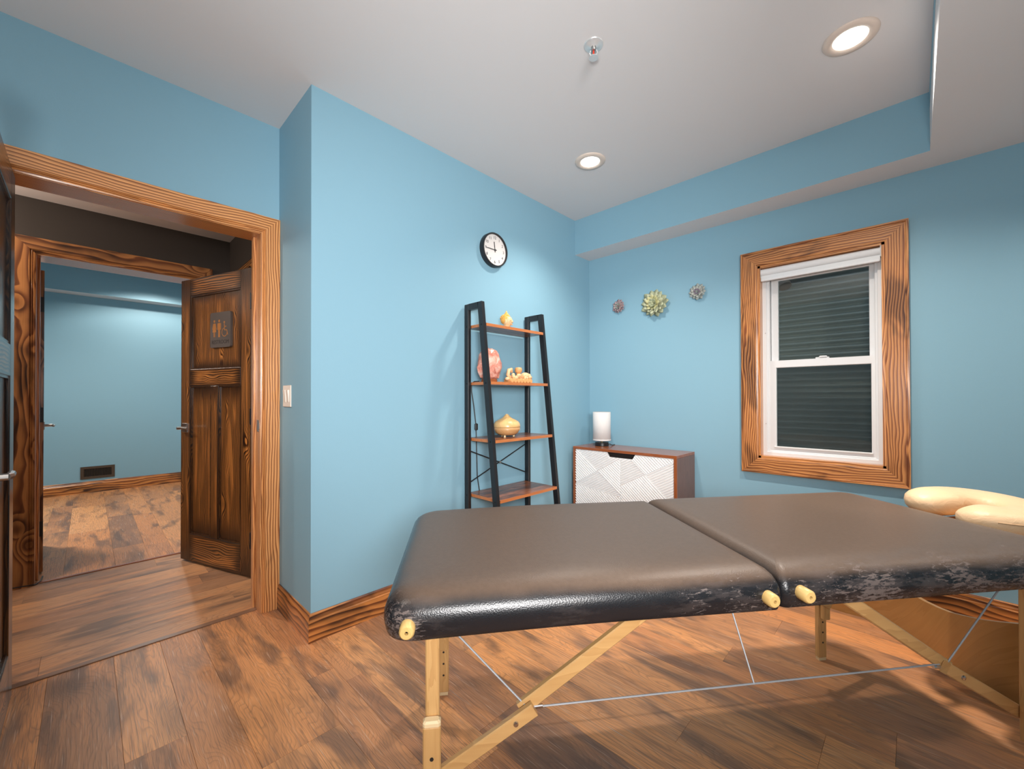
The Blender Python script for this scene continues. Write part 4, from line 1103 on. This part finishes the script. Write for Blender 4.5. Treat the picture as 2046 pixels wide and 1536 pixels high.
# diagonal braces (lower strut from leg to hinge, upper strut to the middle rail)
def brace(s, side_):
    vi = V0+.052 if side_ < 0 else V1-.052
    vu = vi+.022 if side_ < 0 else vi-.022
    mir = (lambda u: u) if s < 0 else (lambda u: 1.538-u)
    Hh = (mir(.170), .402)
    a_ = MB().bar((mir(-.062), vu-.018*0, .262), (Hh[0]+(.012 if s < 0 else -.012), vu, Hh[1]+.006), .034, .018, (0, 1, 0), .003)
    a_.build('brace', M_LEG['X'], T)
    b_ = MB().bar((Hh[0]-(.02 if s < 0 else -.02), vu+.020*(-side_), Hh[1]-.006), (mir(.520), vu+.020*(-side_), .642), .034, .018, (0, 1, 0), .003)
    b_.build('brace', M_LEG['X'], T)
    MB().lathe([(.009, -.008), (.009, .03)], (Hh[0], vu, Hh[1]), 12, 'Y').build('hinge_bolt', M_CHROME, T)
    MB().lathe([(.007, 0), (.006, -.003), (.002, -.004)], (mir(.135), vu-.009, .381), 10, 'Y').build('screw', M_CHROME, T)
    return Hh, vu
pts = {}
for s in (-1, 1):
    for sd in (-1, 1): pts[s, sd] = brace(s, sd)
# cross dowels joining the near and far hinges
# steel cables
for sd in (-1, 1):
    (a, va), (b, vb) = pts[-1, sd], pts[1, sd]
    vv = va+.012
    MB().rod((a[0]+.015, vv, a[1]), (b[0]-.015, vv, b[1]+.008), .0024, 8).build('cable', M_CABLE, T)
    m_ = ((a[0]+b[0])/2+.01, vv, (a[1]+b[1])/2+.004)
    MB().rod(m_, (UC-.03, (V0+.20) if sd < 0 else V1-.20, ZBm), .0022, 8).build('cable', M_CABLE, T)
    MB().rod((a[0]-.01, vv, a[1]+.008), (-.11, va+.14*(-sd), ZBm), .0024, 8).build('cable', M_CABLE, T)
    MB().rod((b[0]+.01, vv, b[1]+.008), (1.64, va+.03*(-sd), ZBm+.02), .0024, 8).build('cable', M_CABLE, T)
    for q, d in ((a, 1), (b, -1)):
        MB().rod((q[0]+d*.010, vv, q[1]), (q[0]+d*.035, vv, q[1]+.001), .0048, 10).build('cable_ferrule', M_CHROME, T)

# face cradle cushion at the head end
fc = thing('face_cradle', 'cream leather horseshoe face cushion at the head end of the table', 'face cradle', (0, 0, 0), (0, 0, TROT), local=True)
FU, FV, FZ_ = 1.955, 1.33, .738
mb = MB(); rings = []
n = 56
for i in range(n+1):
    s = .5-.5*math.cos(PI*i/n); a = math.radians(180+10)+math.radians(322)*s
    R1, R2 = .128, .118
    c = Vector((FU+R1*math.cos(a), FV+R2*math.sin(a)*1.05, FZ_+.010*math.sin(a)))
    tn = Vector((-math.sin(a), math.cos(a), 0)); out = Vector((math.cos(a), math.sin(a), 0))
    endf = min(1, math.sqrt(max(0.0, 1-max(0, 1-s/.11)**2)), math.sqrt(max(0.0, 1-max(0, 1-(1-s)/.11)**2)))
    endf = max(endf, .02)
    ring = []
    for k in range(20):
        b = 2*PI*k/20; cr, sr = math.cos(b), math.sin(b)
        ww = .086*endf*(abs(cr)**.85)*(1 if cr > 0 else -1); hh = .050*endf*(abs(sr)**.8)*(1 if sr > 0 else -1)
        ring.append(c+out*ww+Vector((0, 0, hh)))
    rings.append(ring)
mb.loft(rings).build('cushion', M_CUSH, fc, 'all')
mb = MB()
sm = []
for i in range(n+1):
    s = i/n; a = math.radians(180+46)+math.radians(250)*s
    sm.append((FU+(.128+.0855)*math.cos(a), FV+(.124+.0855)*math.sin(a), FZ_+.012+.010*math.sin(a)))
mb.tube(sm, .0022, 6).build('piping_seam', simple('seam_thread', (.55, .36, .20), .6), fc)
B(FU-.10, FU+.10, FV-.09, FV+.09, FZ_-.062, FZ_-.046, c=.004).build('cradle_plate', M_LEG['X'], fc)
for s in (-1, 1): MB().rod((1.782, FV+s*.07, .676), (FU-.02, FV+s*.07, FZ_-.055), .009, 10).build('support_rod', M_LEG['X'], fc)

# ------------------------------------------------------------------ bent plywood piece on the floor by the wall
plan = [(-.46, 2.90), (-.38, 2.885), (-.27, 2.875), (-.17, 2.88), (-.09, 2.86), (-.02, 2.795), (.033, 2.735), (.075, 2.665), (.112, 2.60), (.15, 2.545), (.19, 2.495), (.23, 2.46), (.275, 2.435), (.36, 2.42), (.50, 2.43), (.66, 2.47)]
tops = [.52, .44, .36, .30, .25, .22, .215, .225, .24, .26, .28, .30, .32, .36, .44, .52]
mb = MB(); rings = []
for i, (p, h) in enumerate(zip(plan, tops)):
    q0, q1 = plan[max(i-1, 0)], plan[min(i+1, len(plan)-1)]
    d = Vector((q1[0]-q0[0], q1[1]-q0[1], 0)).normalized(); nn = Vector((-d.y, d.x, 0))*.009
    P = Vector((*p, 0))
    rings.append([P-nn, P+nn, P+nn+Vector((0, 0, h)), P-nn+Vector((0, 0, h))])
mb.loft(rings)
tag(mb.build('plywood_panel', M_PLYW, None, True), 'bent honey plywood panel standing behind table below the window', 'panel')

# small black cord on the hall floor
t = MB().tube([(-3.93, -.50, .012), (-3.90, -.36, .030), (-3.915, -.27, .020), (-3.95, -.225, .006), (-4.00, -.205, .005), (-4.10, -.20, .005)], .0035, 6)
tag(t.build('network_wire', M_RUB, None, True), 'thin black cord at foot of the dark hall casing', 'cord')
